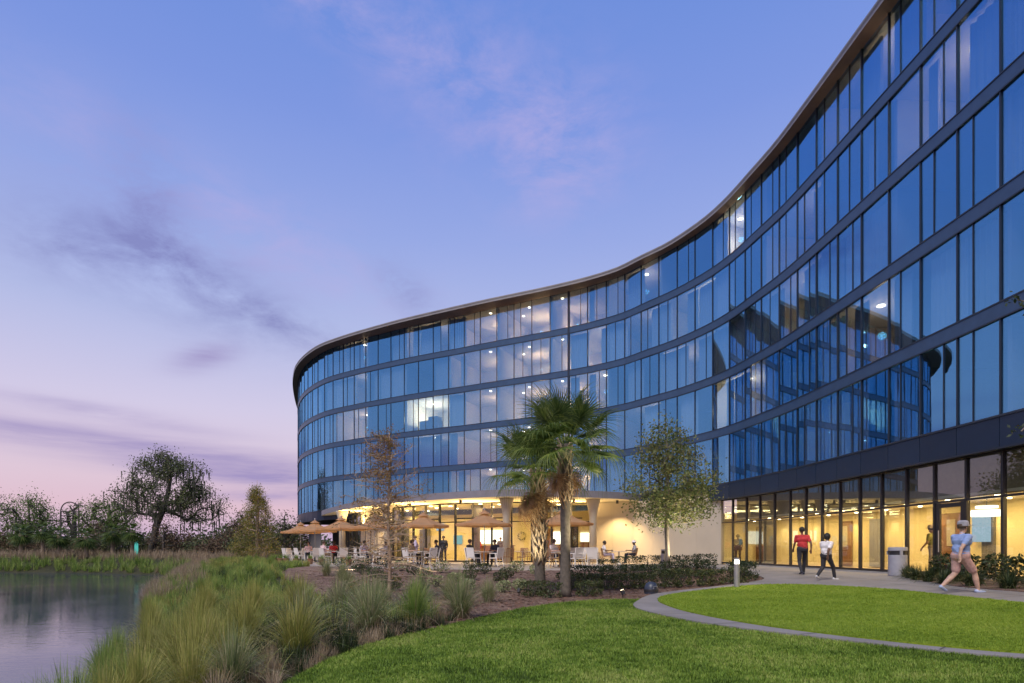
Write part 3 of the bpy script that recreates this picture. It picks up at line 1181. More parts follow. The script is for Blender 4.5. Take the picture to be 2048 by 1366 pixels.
disc = MB().lathe([(0.11, 0), (0.13, -0.02), (0.10, -0.04)], sides=10).mesh('ceiling_lamp')
disc.materials.append(MATS['lamp_warm'])


def ceiling_lamp(x, y, z, sc=1.0):
    o = bpy.data.objects.new('ceiling_lamp', disc)
    COL.objects.link(o)
    o.location = (x, y, z)
    o.scale = (sc, sc, 1)
    hp(o)


WARM = (1.0, 0.58, 0.25)
for (r, a, b_, k) in LIT:
    ids = [i for i in range(NN - 1) if lit_kind(r, (NP[i] + NP[i + 1]) / 2) == k and a <= px((NP[i] + NP[i + 1]) / 2) <= b_]
    if not ids:
        continue
    cs = (NODE[ids[0]] + NODE[ids[-1] + 1]) / 2
    cp = WALL.off(cs, -2.2)
    zt = LV[r] + GH[r]
    if k == 'lobby':
        w_ = NODE[ids[-1] + 1] - NODE[ids[0]]
        for u, dd in ((0.10, -0.9), (0.42, -1.2), (0.78, -0.8), (0.55, -2.6), (0.28, -3.0)):
            q_ = WALL.off(NODE[ids[0]] + u * w_, dd)
            ceiling_lamp(q_[0], q_[1], zt + 0.01, 0.8)
        for cell in sorted(set(i // 3 for i in ids)):
            mem = [i for i in ids if i // 3 == cell]
            q2 = WALL.off((NODE[mem[0]] + NODE[mem[-1] + 1]) / 2, -3.4)
            lamp('room_light', (q2[0], q2[1], zt - 1.25), 'POINT', 230 if len(mem) > 1 else 120, WARM, 0.12, parent=HOTEL)
            q3 = WALL.off((NODE[mem[0]] + NODE[mem[-1] + 1]) / 2, -5.1)
            lamp('wall_wash', (q3[0], q3[1], zt - 0.05), 'SPOT', 160, WARM, 0.04, (0, 0, 0), 100, HOTEL)
    else:
        e, c = {'white': (430, (1.0, 0.84, 0.50)), 'warm': (150, WARM), 'yellow': (80, (1, .7, .25)), 'sheer': (120, (1.0, 0.76, 0.44)), 'dim': (60, (1.0, 0.66, 0.36))}[k]
        if k in ('sheer', 'dim'):
            cp = WALL.off(cs, -1.3)
        ceiling_lamp(cp[0], cp[1], zt + 0.01, 1.2)
        lamp('room_light', (cp[0], cp[1], zt - 1.2), 'POINT', e, c, 0.15, parent=HOTEL)

# furniture glimpsed in the lit rooms: headboard screens / cabinets as parts of the room
for r in range(5):
    q_ = WALL.off(WALL.nearest((-1.6, 48.0)), -3.2)
    b = MB().box((0, 0, 1.0), (0.7, 0.12, 2.0)).box((0, -0.05, 1.35), (0.5, 0.05, 0.9))
    o = b.build('wall_panel', 'room_dark')
    o.location = (q_[0], q_[1], LV[r])
    o.rotation_euler = (0, 0, R(-28))
    hp(o)
q_ = WALL.off(WALL.nearest((-7.9, 51.4)), -1.6)
b = MB().box((0, 0, 0.55), (1.9, 0.8, 1.1)).box((0.45, 0, 1.25), (0.9, 0.7, 0.3))
o = b.build('cabinet', 'room_dark')
o.location = (q_[0], q_[1], LV[2])
o.rotation_euler = (0, 0, R(-29))
hp(o)

# ------------------------------------------------------------------ ground floor along the right wing: storefront
S0, S1 = WALL.nearest((15.0, 6.0)), WALL.nearest((11.85, 35.2))
bayn = int((S1 - S0) / 1.3)
sn = [S1 - k * 1.3 for k in range(bayn + 1)][::-1]
INS = -0.30
TRZ = 2.42
spane = MB().box((0, 0, 0), (1, 1, 1)).mesh('storefront_pane')
spane.materials.append(MATS['glass_store'])
bmul = MB().box((0, 0, 0), (1, 1, 1)).mesh('storefront_mullion')
bmul.materials.append(MATS['frame_bronze'])


def boxobj(name, me, c, ang, sc):
    o = bpy.data.objects.new(name, me)
    COL.objects.link(o)
    o.location = c
    o.rotation_euler = (0, 0, ang)
    o.scale = sc
    return hp(o)


for k in range(len(sn)):
    p = WALL.off(sn[k], INS)
    t = WALL.tan(sn[k])
    an = math.atan2(t[1], t[0])
    boxobj('storefront_mullion', bmul, (p[0], p[1], FBOT / 2 + 0.04), an, (0.08, 0.12, FBOT - 0.05))
DOOR = min(range(len(sn)), key=lambda k: abs(px(WALL.off(sn[k], INS)) - 1948))
for k in range(len(sn) - 1):
    A, B = WALL.off(sn[k], INS), WALL.off(sn[k + 1], INS)
    mid, d = (A + B) / 2, B - A
    an = math.atan2(d[1], d[0])
    Lk = float(np.linalg.norm(d)) - 0.10
    boxobj('storefront_pane', spane, (mid[0], mid[1], (TRZ + FBOT) / 2), an + R(prn.gauss(0, .15)), (Lk, 0.014, FBOT - TRZ - 0.06))
    boxobj('transom_bar', bmul, (mid[0], mid[1], TRZ), an, (Lk - 0.002, 0.10, 0.07))
    boxobj('head_bar', bmul, (mid[0], mid[1], FBOT - 0.03), an, (Lk - 0.002, 0.12, 0.06))
    boxobj('sill_bar', bmul, (mid[0], mid[1], 0.10), an, (Lk - 0.002, 0.12, 0.10))
    if k == DOOR:
        dm = MB()
        for x in (-1, 1):
            dm.box((x * (Lk / 2 - 0.09), 0, 1.26), (0.17, 0.07, 2.24))
        dm.box((0, 0, 0.27), (Lk - 0.37, 0.07, 0.26)).box((0, 0, 2.30), (Lk - 0.37, 0.07, 0.14))
        o = dm.build('door', 'frame_bronze')
        o.location = (mid[0], mid[1], 0)
        o.rotation_euler = (0, 0, an)
        hp(o)
        gl = MB().box((0, 0, 1.31), (Lk - 0.37, 0.015, 1.82)).build('door_glass', 'glass_store')
        gl.parent = o
        hd = MB().tube([(Lk / 2 - 0.2, 0.09, 0.8), (Lk / 2 - 0.2, 0.09, 1.5)], 0.014, 8).build('handle', 'metal_grey')
        hd.parent = o
    else:
        boxobj('storefront_pane', spane, (mid[0], mid[1], (TRZ + 0.12) / 2), an + R(prn.gauss(0, .15)), (Lk, 0.014, TRZ - 0.22))
b = MB()
strip(b, WALL, S0, S1, -0.55, -0.20, -0.3, 0.055)
hp(b.build('storefront_kerb', 'kerb_concrete'))
# corridor behind it
b = MB()
strip(b, WALL, S0 - 3, S1, -5.2, -0.32, 0.0, 0.052, 1.3)
hp(b.build('corridor_floor', 'lobby_floor'))
b = MB()
strip(b, WALL, S0 - 3, S1, -5.2, -0.6, 2.56, 2.65, 1.3, front=True)
hp(b.build('corridor_ceiling', 'cream_ceiling'))
b = MB()
strip(b, WALL, S0 - 3, S1, -5.2, -3.1, 0.0, 2.6, 1.3, False, False)
hp(b.build('corridor_wall', 'lobby_wall'))
b = MB()
strip(b, WALL, S0 - 3, S1, -0.75, -0.62, 2.53, FBOT + 0.05, 1.3, front=True, back=True)
hp(b.build('ceiling_bulkhead', 'bulkhead'))
e0, e1 = WALL.off(S1, -0.35), WALL.off(S1, -5.2)
b = MB()
b.quad((e0[0], e0[1], 0), (e1[0], e1[1], 0), (e1[0], e1[1], 3.0), (e0[0], e0[1], 3.0))
hp(b.build('corridor_end', 'lobby_wall'))
# doors and panels along the corridor wall
for xx, nm, w_, mat in ((1500, 'corridor_door', 1.0, 'wood_door'), (1690, 'corridor_door', 0.9, 'wood_door'), (1752, 'wall_panel', 0.9, 'bin_grey'), (1540, 'wall_panel', 0.7, 'bin_grey'), (1902, 'corridor_door', 1.0, 'wood_door'), (1975, 'wall_panel', 0.5, 'room_dark')):
    best = min(np.linspace(S0, S1, 400), key=lambda s: abs(px(WALL.off(s, -3.0)) - xx))
    p = WALL.off(best, -3.04)
    t = WALL.tan(best)
    o = MB().box((0, 0, 1.12), (w_, 0.08, 2.14)).build(nm, mat)
    o.location = (p[0], p[1], 0.06)
    o.rotation_euler = (0, 0, math.atan2(t[1], t[0]))
    hp(o)
    if nm == 'corridor_door':
        gl = MB().box((0, 0.05, 1.45), (w_ * 0.4, 0.02, 1.0)).build('door_glass', 'cream')
        gl.parent = o
sc_ = min(np.linspace(S0, S1, 400), key=lambda s: abs(px(WALL.off(s, -2.2)) - 1925))
p = WALL.off(sc_, -2.9)
t = WALL.tan(sc_)
o = MB().box((0, 0, 1.6), (0.75, 0.05, 1.1)).build('wall_screen', 'screen_blue')
o.location = (p[0], p[1], 0.1)
o.rotation_euler = (0, 0, math.atan2(t[1], t[0]))
hp(o)
# drum pendant lamp seen through the glass
sc_ = min(np.linspace(S0, S1, 400), key=lambda s: abs(px(WALL.off(s, -1.6)) - 1975))
p = WALL.off(sc_, -1.6)
pd = MB().lathe([(0.42, 0), (0.42, 0.2)], sides=24).lathe([(0.30, 0.26), (0.30, 0.34)], sides=24).build('pendant_lamp', 'bar_glow', smooth=False)
pd.location = (p[0], p[1], 1.95)
hp(pd)
rod = MB().tube([(0, 0, 0.3), (0, 0, 0.75)], 0.012, 6).build('pendant_rod', 'dark_trim')
rod.parent = pd
nl = 0
for s in np.arange(S0 + 0.6, S1 - 0.3, 1.95):
    for dd in (-1.1, -2.3):
        p = WALL.off(s + (0.9 if dd < -2 else 0), dd)
        ceiling_lamp(p[0], p[1], 2.56, 0.6)
for s in np.arange(S0 + 2, S1, 4.0):
    p = WALL.off(s, -1.75)
    t = WALL.tan(s)
    lamp('corridor_light', (p[0], p[1], 2.52), 'AREA', 130, (1.0, 0.70, 0.30), 0.5, (0, 0, math.atan2(t[1], t[0])), parent=HOTEL, size_y=1.2).data.size = 3.2

for s in np.arange(S0 + 4, S1, 2.6):
    p = WALL.off(s, -2.72)
    lamp('wall_wash', (p[0], p[1], 2.50), 'SPOT', 70, (1.0, 0.78, 0.42), 0.04, (0, 0, 0), 95, HOTEL)
# cream wall between storefront and terrace
cw = MB()
CW = [(12.25, 34.95), (8.35, 40.75), (5.45, 41.75)]
for (a, b_) in zip(CW[:-1], CW[1:]):
    a, b_ = np.array(a), np.array(b_)
    d = b_ - a
    Lk = float(np.linalg.norm(d))
    nseg = max(1, int(Lk / 1.4))
    for k in range(nseg):
        m_ = a + d * (k + 0.5) / nseg
        Mx = Matrix.Translation((m_[0], m_[1], 2.06)) @ Matrix.Rotation(math.atan2(d[1], d[0]), 4, 'Z')
        wp = MB().box((0, 0, 0), (Lk / nseg - 0.008, 0.25, 4.1), Mx).build('wall_panel', 'cream')
        hp(wp)

# ------------------------------------------------------------------ terrace canopy, columns and restaurant glass
CAN = catmull([(9.2, 41.2), (8.2, 40.0), (6.9, 38.8), (4.8, 37.8), (2, 37.1), (-0.8, 37.2), (-5, 39.5), (-9.4, 43.4), (-13, 48), (-15.6, 52.5), (-17.6, 56.2), (-18.6, 58.6), (-18.6, 60.0)], 6)
CBK = np.array([(-12, 69), (-6, 63), (2, 58), (9, 54), (14, 48), (12.6, 42)])
CP = np.concatenate([CAN, CBK])


def plate(P, z0, z1, bot, top, edge):
    n = len(P)
    res = delaunay_2d_cdt([Vector((float(a), float(b))) for a, b in P], [(i, (i + 1) % n) for i in range(n)], [], 1, 1e-5)
    mb = MB()
    for f in res[2]:
        pts = [res[0][i] for i in f]
        if (pts[1].x - pts[0].x) * (pts[2].y - pts[0].y) - (pts[1].y - pts[0].y) * (pts[2].x - pts[0].x) < 0:
            pts.reverse()
        mb.cur = top
        mb.tri(*[(q.x, q.y, z1) for q in pts])
        mb.cur = bot
        mb.tri(*[(q.x, q.y, z0) for q in reversed(pts)])
    mb.cur = edge
    for i in range(n):
        a, b_ = P[i], P[(i + 1) % n]
        mb.quad((a[0], a[1], z0), (a[0], a[1], z1), (b_[0], b_[1], z1), (b_[0], b_[1], z0))
    return mb


CANZ = 4.14
can = hp(plate(CP, CANZ, CANZ + 0.44, 0, 1, 1).build('terrace_canopy', ['cream_ceiling', 'canopy_edge']))


def flared_column(name, x, y, r=0.21, mat='cream'):
    prof = [(r * 1.0, 0.0), (r, 2.9), (r * 1.05, 3.05), (r * 1.35, 3.5), (r * 1.9, 4.0), (r * 2.0, CANZ)]
    o = MB().lathe(prof, (0, 0, 0), 20).build(name, mat, smooth=True)
    o.location = (x, y, 0.02)
    hp(o)


for cx_, cy_ in ((-0.35, 38.2), (5.25, 38.9), (-9.3, 44.6), (-14.6, 51.6), (-13.6, 54.5), (-9.4, 47.6)):
    flared_column('flared_column', cx_, cy_, 0.24 if cy_ < 46 else 0.27)
flared_column('inner_column', -2.6, 44.5, 0.24, 'room_dark')

REST = Curve([(5.45, 41.75), (3, 41.35), (0, 41.2), (-3.3, 42.0), (-6.5, 44.0), (-9.5, 47.0), (-12.2, 50.8), (-14.6, 55.0), (-16.6, 59.5), (-18.6, 64.5), (-21.5, 72)])
rn = np.arange(0, REST.L, 1.38)
for k, s in enumerate(rn):
    p, t = REST.at(s), REST.tan(s)
    boxobj('storefront_mullion', bmul, (p[0], p[1], CANZ / 2), math.atan2(t[1], t[0]), (0.11, 0.16, CANZ - 0.02))
for k in range(len(rn) - 1):
    A, B = REST.at(rn[k]), REST.at(rn[k + 1])
    mid, d = (A + B) / 2, B - A
    an = math.atan2(d[1], d[0])
    Lk = float(np.linalg.norm(d)) - 0.11
    if 726 < px(mid) < 768:
        boxobj('wall_panel', MB().box((0, 0, 0), (1, 1, 1)).mesh('wall_panel'), (mid[0], mid[1], CANZ / 2), an, (Lk, 0.12, CANZ - 0.02)).data.materials.append(MATS['cream'])
        continue
    boxobj('storefront_pane', spane, (mid[0], mid[1], 1.42), an + R(prn.gauss(0, .2)), (Lk, 0.014, 2.7))
    boxobj('storefront_pane', spane, (mid[0], mid[1], (2.84 + CANZ) / 2), an + R(prn.gauss(0, .2)), (Lk, 0.014, CANZ - 2.88))
    boxobj('transom_bar', bmul, (mid[0], mid[1], 2.80), an, (Lk - 0.002, 0.09, 0.08))
    boxobj('head_bar', bmul, (mid[0], mid[1], CANZ - 0.05), an, (Lk - 0.002, 0.10, 0.09))
    boxobj('sill_bar', bmul, (mid[0], mid[1], 0.05), an, (Lk - 0.002, 0.10, 0.08))
RB = Curve([(8.6, 48.0), (4, 48.4), (-1, 49.2), (-5, 51.2), (-8.5, 54.5), (-11, 59.0), (-13, 65.0), (-15, 72)])
b = MB()
strip(b, RB, 0, RB.L, -0.2, 0.0, 0.0, CANZ + 0.02, 1.2, False, False)
hp(b.build('restaurant_wall', 'lobby_wall'))
b = MB()
b.quad((8.6, 48.0, 0), (5.5, 41.9, 0), (5.5, 41.9, CANZ), (8.6, 48.0, CANZ))
hp(b.build('restaurant_side_wall', 'lobby_wall'))
fl = [REST.at(s) for s in np.linspace(0, REST.L, 30)] + [RB.at(s) for s in np.linspace(RB.L, 0, 30)]
hp(plate(np.array(fl), -0.05, 0.035, 0, 0, 0).build('restaurant_floor', 'lobby_floor'))
b = MB()
strip(b, WALL, WALL.nearest((-20.8, 61.7)), s_hi, -1.4, -1.2, 0.0, FBOT + 0.05, 1.55, False, False)
hp(b.build('rear_ground_wall', 'room_dark'))
b = MB()
b.quad((-21.5, 72, 0), (-15, 72, 0), (-15, 72, CANZ), (-21.5, 72, CANZ))
hp(b.build('restaurant_end_wall', 'room_dark'))
# bar with lit back shelf, screens on the wall
def on_rb(xx, d):
    s = min(np.linspace(0, RB.L, 500), key=lambda s: abs(px(RB.off(s, d)) - xx))
    p, t = RB.off(s, d), RB.tan(s)
    return p, math.atan2(t[1], t[0])


for xx, w_, z0, h_, mat, nm in ((985, 2.2, 1.35, 1.1, 'bar_glow', 'bar_light_panel'), (1112, 0.9, 1.3, 1.0, 'bar_glow', 'bar_light_panel'), (1172, 0.9, 1.5, 0.7, 'bar_glow', 'bar_light_panel'),
                                (916, 0.9, 1.3, 0.75, 'screen_teal', 'wall_screen'), (880, 0.9, 2.5, 0.6, 'screen_blue', 'wall_screen'), (1172, 0.95, 0.75, 0.7, 'wood_door', 'wall_picture'), (1112, 0.9, 0.7, 0.55, 'wood_door', 'bar_shelf'),
                                (1090, 1.4, 0.05, 2.5, 'wood_door', 'wall_panel'), (850, 1.6, 0.05, 2.6, 'room_dark', 'wall_panel'), (812, 1.5, 0.05, 3.2, 'room_dark', 'wall_panel'), (1150, 0.5, 0.05, 3.0, 'dark_trim', 'wall_panel')):
    p, an = on_rb(xx, 0.08)
    o = MB().box((0, 0, h_ / 2), (w_, 0.06, h_)).build(nm, mat)
    o.location = (p[0], p[1], z0)
    o.rotation_euler = (0, 0, an)
    hp(o)
p, an = on_rb(985, 1.6)
o = MB().box((0, 0, 0.55), (3.4, 0.6, 1.1)).box((0, 0, 1.13), (3.6, 0.75, 0.06)).build('bar_counter', 'wood_door')
o.location = (p[0], p[1], 0.036)
o.rotation_euler = (0, 0, an)
hp(o)
# wreath hung on the wall
wr = MB()
wrr = random.Random(3)
for k in range(130):
    a = wrr.uniform(0, 2 * math.pi)
    rr_ = 0.30 + wrr.gauss(0, 0.05)
    c = Vector((rr_ * math.cos(a), wrr.gauss(0, 0.03), rr_ * math.sin(a)))
    u = Vector((wrr.gauss(0, 1), wrr.gauss(0, 1), wrr.gauss(0, 1))).normalized() * 0.06
    w_ = Vector((wrr.gauss(0, 1), wrr.gauss(0, 1), wrr.gauss(0, 1))).normalized() * 0.03
    wr.quad(c - u, c + w_, c + u, c - w_)
p, an = on_rb(1044, 0.22)
o = wr.build('wreath', 'hedge_leaf')
o.location = (p[0], p[1], 1.95)
o.rotation_euler = (0, 0, an)
tag(o, 'round green wreath hung on the warm restaurant wall', 'wreath')

# terrace lights: can fixtures under the canopy
canfix = MB().lathe([(0.09, 0), (0.09, -0.22), (0.075, -0.22), (0.06, -0.18)], sides=12).mesh('can_light')
canfix.materials.append(MATS['steel_dark'])
for cx_, cy_, e in ((7.0, 39.9, 420), (4.0, 38.9, 0), (-3.4, 39.7, 170), (-7.3, 43.0, 170), (-11.0, 47.4, 170), (-13.6, 50.2, 0), (2.0, 38.4, 170)):
    o = bpy.data.objects.new('can_light', canfix)
    COL.objects.link(o)
    o.location = (cx_, cy_, CANZ)
    hp(o)
    if e:
        lamp('can_beam', (cx_, cy_, CANZ - 0.24), 'SPOT', e * 3.4, (1.0, 0.70, 0.32), 0.06, (0, 0, 0), 110, HOTEL)
# invented linear troughs above the restaurant glass, added to brighten the canopy underside
for s in (2.5, 7.5, 12.5, 17.5, 22.5):
    p, t = REST.off(s, 0.35), REST.tan(s)
    an = math.atan2(t[1], t[0])
    boxobj('added_trough', bmul, (p[0], p[1], 3.02), an, (3.6, 0.16, 0.08))
    lamp('soffit_fill', (p[0], p[1], 3.08), 'AREA', 380, (1.0, 0.68, 0.28), 3.4, (math.pi, 0, -an), parent=HOTEL, size_y=0.12)
for s in (3, 8, 13, 18, 24):
    p = REST.off(s, -3.2)
    lamp('restaurant_light', (p[0], p[1], 3.9), 'AREA', 270, (1.0, 0.70, 0.31), 2.5, parent=HOTEL)
    for q_ in ((-1.2, -2.0), (0.2, -1.2), (1.3, -2.6), (0.6, -4.2)):
        p = REST.off(s + q_[0], q_[1])
        ceiling_lamp(p[0], p[1], CANZ - 0.005, 1.1)


# ------------------------------------------------------------------ grasses (numpy blades)
def blades(n, rng, spread, hmin, hmax, width, lean, segs=3, droop=0.5, base_r=None):
    """n curved grass blades from a tuft; returns V, F (quads)"""
    a = rng.uniform(0, 2 * np.pi, n)
    r0 = (base_r if base_r is not None else spread * 0.35) * np.sqrt(rng.uniform(0, 1, n))
    b = a + rng.normal(0, 0.5, n)
    L = rng.uniform(hmin, hmax, n)
    out = np.abs(rng.normal(0, 1, n)) * lean
    Vs = np.zeros((n, segs + 1, 2, 3))
    for k in range(segs + 1):
        t = k / segs
        rad = L * (out * t ** 1.6)
        z = L * (t - droop * out * t ** 2.4)
        x = r0 * np.cos(a) + rad * np.cos(b)
        y = r0 * np.sin(a) + rad * np.sin(b)
        w = width * (1 - 0.88 * t ** 1.3)
        px_, py_ = -np.sin(b), np.cos(b)
        Vs[:, k, 0] = np.stack([x - px_ * w, y - py_ * w, z], 1)
        Vs[:, k, 1] = np.stack([x + px_ * w, y + py_ * w, z], 1)
    V = Vs.reshape(-1, 3)
    base = (np.arange(n) * (segs + 1) * 2)[:, None]
    F = np.concatenate([base + np.array([[2 * k, 2 * k + 1, 2 * k + 3, 2 * k + 2]]) for k in range(segs)], 0)
    return V, F


def scatter(protos, pts, scale, rng, tilt=0.0, zs=None):
    """merge copies of prototype meshes (V,F) at pts (n,3)"""
    Vs, Fs = [], []
    off = 0
    pid = rng.integers(0, len(protos), len(pts))
    ang = rng.uniform(0, 2 * np.pi, len(pts))
    for k, (PV, PF) in enumerate(protos):
        ids = np.where(pid == k)[0]
        if len(ids) == 0:
            continue
        c, s = np.cos(ang[ids])[:, None], np.sin(ang[ids])[:, None]
        sc = scale[ids][:, None]
        x = (PV[None, :, 0] * c - PV[None, :, 1] * s) * sc
        y = (PV[None, :, 0] * s + PV[None, :, 1] * c) * sc
        z = PV[None, :, 2] * sc * (zs[ids][:, None] if zs is not None else 1.0)
        V = np.stack([x, y, z], 2) + pts[ids][:, None, :]
        F = PF[None] + (np.arange(len(ids)) * len(PV))[:, None, None] + off
        Vs.append(V.reshape(-1, 3))
        Fs.append(F.reshape(-1, PF.shape[1]))
        off += len(ids) * len(PV)
    return np.concatenate(Vs), np.concatenate(Fs)


def rand_in(P, n, rng, ylim=None, dens=None):
    P = np.asarray(P)
    x0, y0 = P.min(0)
    x1, y1 = P.max(0)
    if ylim:
        y0, y1 = max(y0, ylim[0]), min(y1, ylim[1])
    out = []
    tot = 0
    while tot < n:
        x = rng.uniform(x0, x1, n)
        y = rng.uniform(y0, y1, n)
        m = poly_inside(P, x, y)
        if dens is not None:
            m &= rng.uniform(0, 1, n) < dens(x, y)
        out.append(np.stack([x[m], y[m]], 1))
        tot += m.sum()
    return np.concatenate(out)[:n]


rg = np.random.default_rng(3)
# short turf: tufts of a few blades each
turf_p = [blades(6, rg, 0.05, 0.02, 0.048, 0.0048, 0.95, 1, 0.45, 0.03) for _ in range(4)]
NEAR = lambda x, y: np.clip((7.0 / np.maximum(y, 5.5)) ** 1.6, 0, 1) * (np.abs(x) < y * 0.9 + 1)
pts = rand_in(LAWN, 52000, rg, (5.0, 16), NEAR)
V, F = scatter(turf_p, np.column_stack([pts, H(pts[:, 0], pts[:, 1])]), rg.uniform(0.7, 1.35, len(pts)) * (0.8 + pts[:, 1] * 0.02), rg)
tag(mesh_obj('lawn_grass', np_mesh('lawn_grass', V, F), None, 'turf'), 'short mown turf covering the sloping foreground lawn', 'grass', kind='stuff')
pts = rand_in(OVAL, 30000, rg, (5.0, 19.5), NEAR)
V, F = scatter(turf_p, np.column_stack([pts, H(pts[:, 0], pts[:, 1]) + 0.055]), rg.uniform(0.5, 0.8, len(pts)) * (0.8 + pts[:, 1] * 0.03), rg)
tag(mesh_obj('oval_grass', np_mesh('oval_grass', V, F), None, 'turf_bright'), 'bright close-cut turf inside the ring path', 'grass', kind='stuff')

# waterside bank: ground-cover grasses as one mass
tuft_lo = [blades(46, rg, 0.35, 0.30, 0.62, 0.008, 0.42, 3, 0.5) for _ in range(4)]
BANK = np.concatenate([LAWN_EDGE[:28], catmull([(-0.9, 11.2), (-3.9, 14.5), (-6.5, 19), (-10.0, 26), (-10.5, 31.0), (-12.5, 34.6), (-15.5, 38.6), (-19, 44.8), (-23, 46)], 5), SHORE[10:2:-1] + np.array([1.7, 0])])


def bank_mass(name, n, mat, label, ylim, sc, sel, protos):
    p = rand_in(BANK, n, rg, ylim, sel)
    z = H(p[:, 0], p[:, 1])
    k = z > WATER_Z - 0.15
    p, z = p[k], z[k]
    s = rg.uniform(*sc, len(p))
    V, F = scatter(protos, np.column_stack([p, z - 0.06]), s, rg)
    tag(mesh_obj(name, np_mesh(name, V, F), None, mat), label, 'grass', kind='stuff')


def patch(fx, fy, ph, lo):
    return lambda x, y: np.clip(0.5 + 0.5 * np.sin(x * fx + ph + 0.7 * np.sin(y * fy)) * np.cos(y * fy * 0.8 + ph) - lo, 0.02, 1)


bank_mass('bank_grass', 1100, 'reed_green', 'low green grasses carpeting the bank above the pond', (11, 47), (0.55, 1.05), patch(0.6, 0.5, 0.3, 0.1), tuft_lo)
bank_mass('bank_grass', 800, 'reed_gold', 'yellow-green grasses mixed through the pond bank', (10, 47), (0.5, 1.0), patch(0.5, 0.6, 2.3, 0.2), tuft_lo)
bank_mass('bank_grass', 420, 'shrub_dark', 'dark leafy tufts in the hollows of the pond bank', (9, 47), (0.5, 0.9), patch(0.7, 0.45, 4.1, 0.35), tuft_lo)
bank_mass('bank_grass', 260, 'shrub_dark', 'low tufts coloured dark for the shade between the tall tussocks and the lawn', (5.2, 14), (0.5, 0.9), None, tuft_lo)  # dark leaf colour stands in for shade beneath the tussocks
bank_mass('bank_grass', 90, 'reed_straw', 'flattened straw litter along the lawn edge', (5.2, 14), (0.35, 0.7), lambda x, y: np.clip(1.4 - np.abs(x - np.interp(y, LAWN_EDGE[:, 1], LAWN_EDGE[:, 0])), 0, 1), tuft_lo)
# straw-coloured fringe along the water's edge
fr = []
for a, b_ in zip(SHORE[6:11], SHORE[7:12]):
    L_ = np.linalg.norm(b_ - a)
    for k in range(int(L_ * 16)):
        u = rg.uniform()
        nn = np.array([(b_ - a)[1], -(b_ - a)[0]]) / L_
        fr.append(a + (b_ - a) * u + nn * rg.uniform(1.3, 3.4))
fr = np.array(fr)
V, F = scatter([blades(30, rg, 0.3, 0.35, 0.7, 0.007, 0.5, 3, 0.6) for _ in range(3)], np.column_stack([fr, H(fr[:, 0], fr[:, 1]) - 0.05]), rg.uniform(0.7, 1.3, len(fr)), rg)
tag(mesh_obj('shore_grass', np_mesh('shore_grass', V, F), None, 'reed_straw'), 'straw-coloured grass fringe along the edge of the pond', 'grass', kind='stuff')

# big ornamental tussocks, each a thing of its own
def tussock_mesh(name, seed, n, hh, lean, mat, mat2, n2, w=0.006):
    rr = np.random.default_rng(seed)
    V1, F1 = blades(n, rr, 0.5, hh * 0.6, hh, w, lean, 5, 0.62, 0.11)
    V2, F2 = blades(n2, rr, 0.5, hh * 0.45, hh * 0.95, w * 0.8, lean * 2.0, 5, 0.85, 0.18)
    me = np_mesh(name, np.concatenate([V1, V2]), np.concatenate([F1, F2 + len(V1)]))
    me.materials.append(MATS[mat])
    me.materials.append(MATS[mat2])
    me.polygons.foreach_set('material_index', [0] * len(F1) + [1] * len(F2))
    return me


TUS = {'green': [tussock_mesh('blades', 10 + k, 460, 1.20, 0.50, 'reed_green', 'reed_straw', 40) for k in range(2)],
       'gold': [tussock_mesh('blades', 20 + k, 520, 1.20, 0.50, 'reed_gold', 'reed_green', 60) for k in range(3)],
       'grey': [tussock_mesh('blades', 30 + k, 520, 1.20, 0.58, 'reed_grey', 'reed_straw', 130) for k in range(3)],
       'dry': [tussock_mesh('blades', 40, 260, 0.75, 0.6, 'reed_straw', 'reed_gold', 120)]}
trn = random.Random(9)


def tussock(x, y, kind, sc, label, group=None):
    o = bpy.data.objects.new('grass_tussock', trn.choice(TUS[kind]))
    COL.objects.link(o)
    o.location = (x, y, h1(x, y) - 0.05)
    o.rotation_euler = (0, 0, trn.uniform(0, 6))
    o.scale = (sc * trn.uniform(0.92, 1.08), sc * trn.uniform(0.92, 1.08), sc)
    tag(o, label, 'grass', group)


# along the edge of the lawn, counted from the palms
row = [(-1.0, 11.75, 'grey', 0.98), (-1.75, 10.75, 'green', 0.9), (-2.3, 9.75, 'grey', 1.0), (-3.0, 8.35, 'gold', 0.95), (-3.35, 7.2, 'grey', 0.85)]
onames = ['first', 'second', 'third', 'fourth', 'fifth']
for k, (x, y, kd, sc) in enumerate(row):
    tussock(x, y, kd, sc, 'arching grey-green grass tussock, %s from the palms along the lawn edge' % onames[k])
for x, y, sc in ((-3.45, 7.3, 0.9), (-3.15, 6.4, 0.8), (-3.3, 8.2, 0.75), (-2.95, 7.4, 0.6)):
    tussock(x, y, 'dry', sc, 'low straw-coloured clump of dead grass beside the lawn', 'dry grass clumps beside the lawn')
for x, y, sc in ((-6.6, 10.9, 1.0), (-7.4, 12.4, 0.95), (-8.4, 14.0, 0.9), (-7.4, 14.6, 0.9), (-9.4, 15.6, 0.9), (-8.2, 16.0, 0.85), (-4.1, 7.6, 1.0), (-4.3, 6.9, 0.95), (-4.9, 7.9, 1.0), (-4.6, 8.8, 1.05), (-5.2, 9.2, 1.0), (-4.4, 9.9, 1.0), (-5.7, 10.4, 1.05), (-5.0, 11.0, 1.0), (-6.2, 11.8, 0.95), (-5.3, 12.3, 1.0), (-4.2, 6.2, 0.9), (-6.9, 13.2, 0.95), (-5.9, 13.6, 0.9), (-5.0, 10.0, 0.95), (-4.0, 8.4, 0.9), (-4.7, 13.2, 0.95), (-3.7, 6.9, 0.8)):
    tussock(x, y, 'gold', sc, 'tall yellow-green grass tussock in the thick bed by the pond', 'tall yellow-green tussocks by the pond')
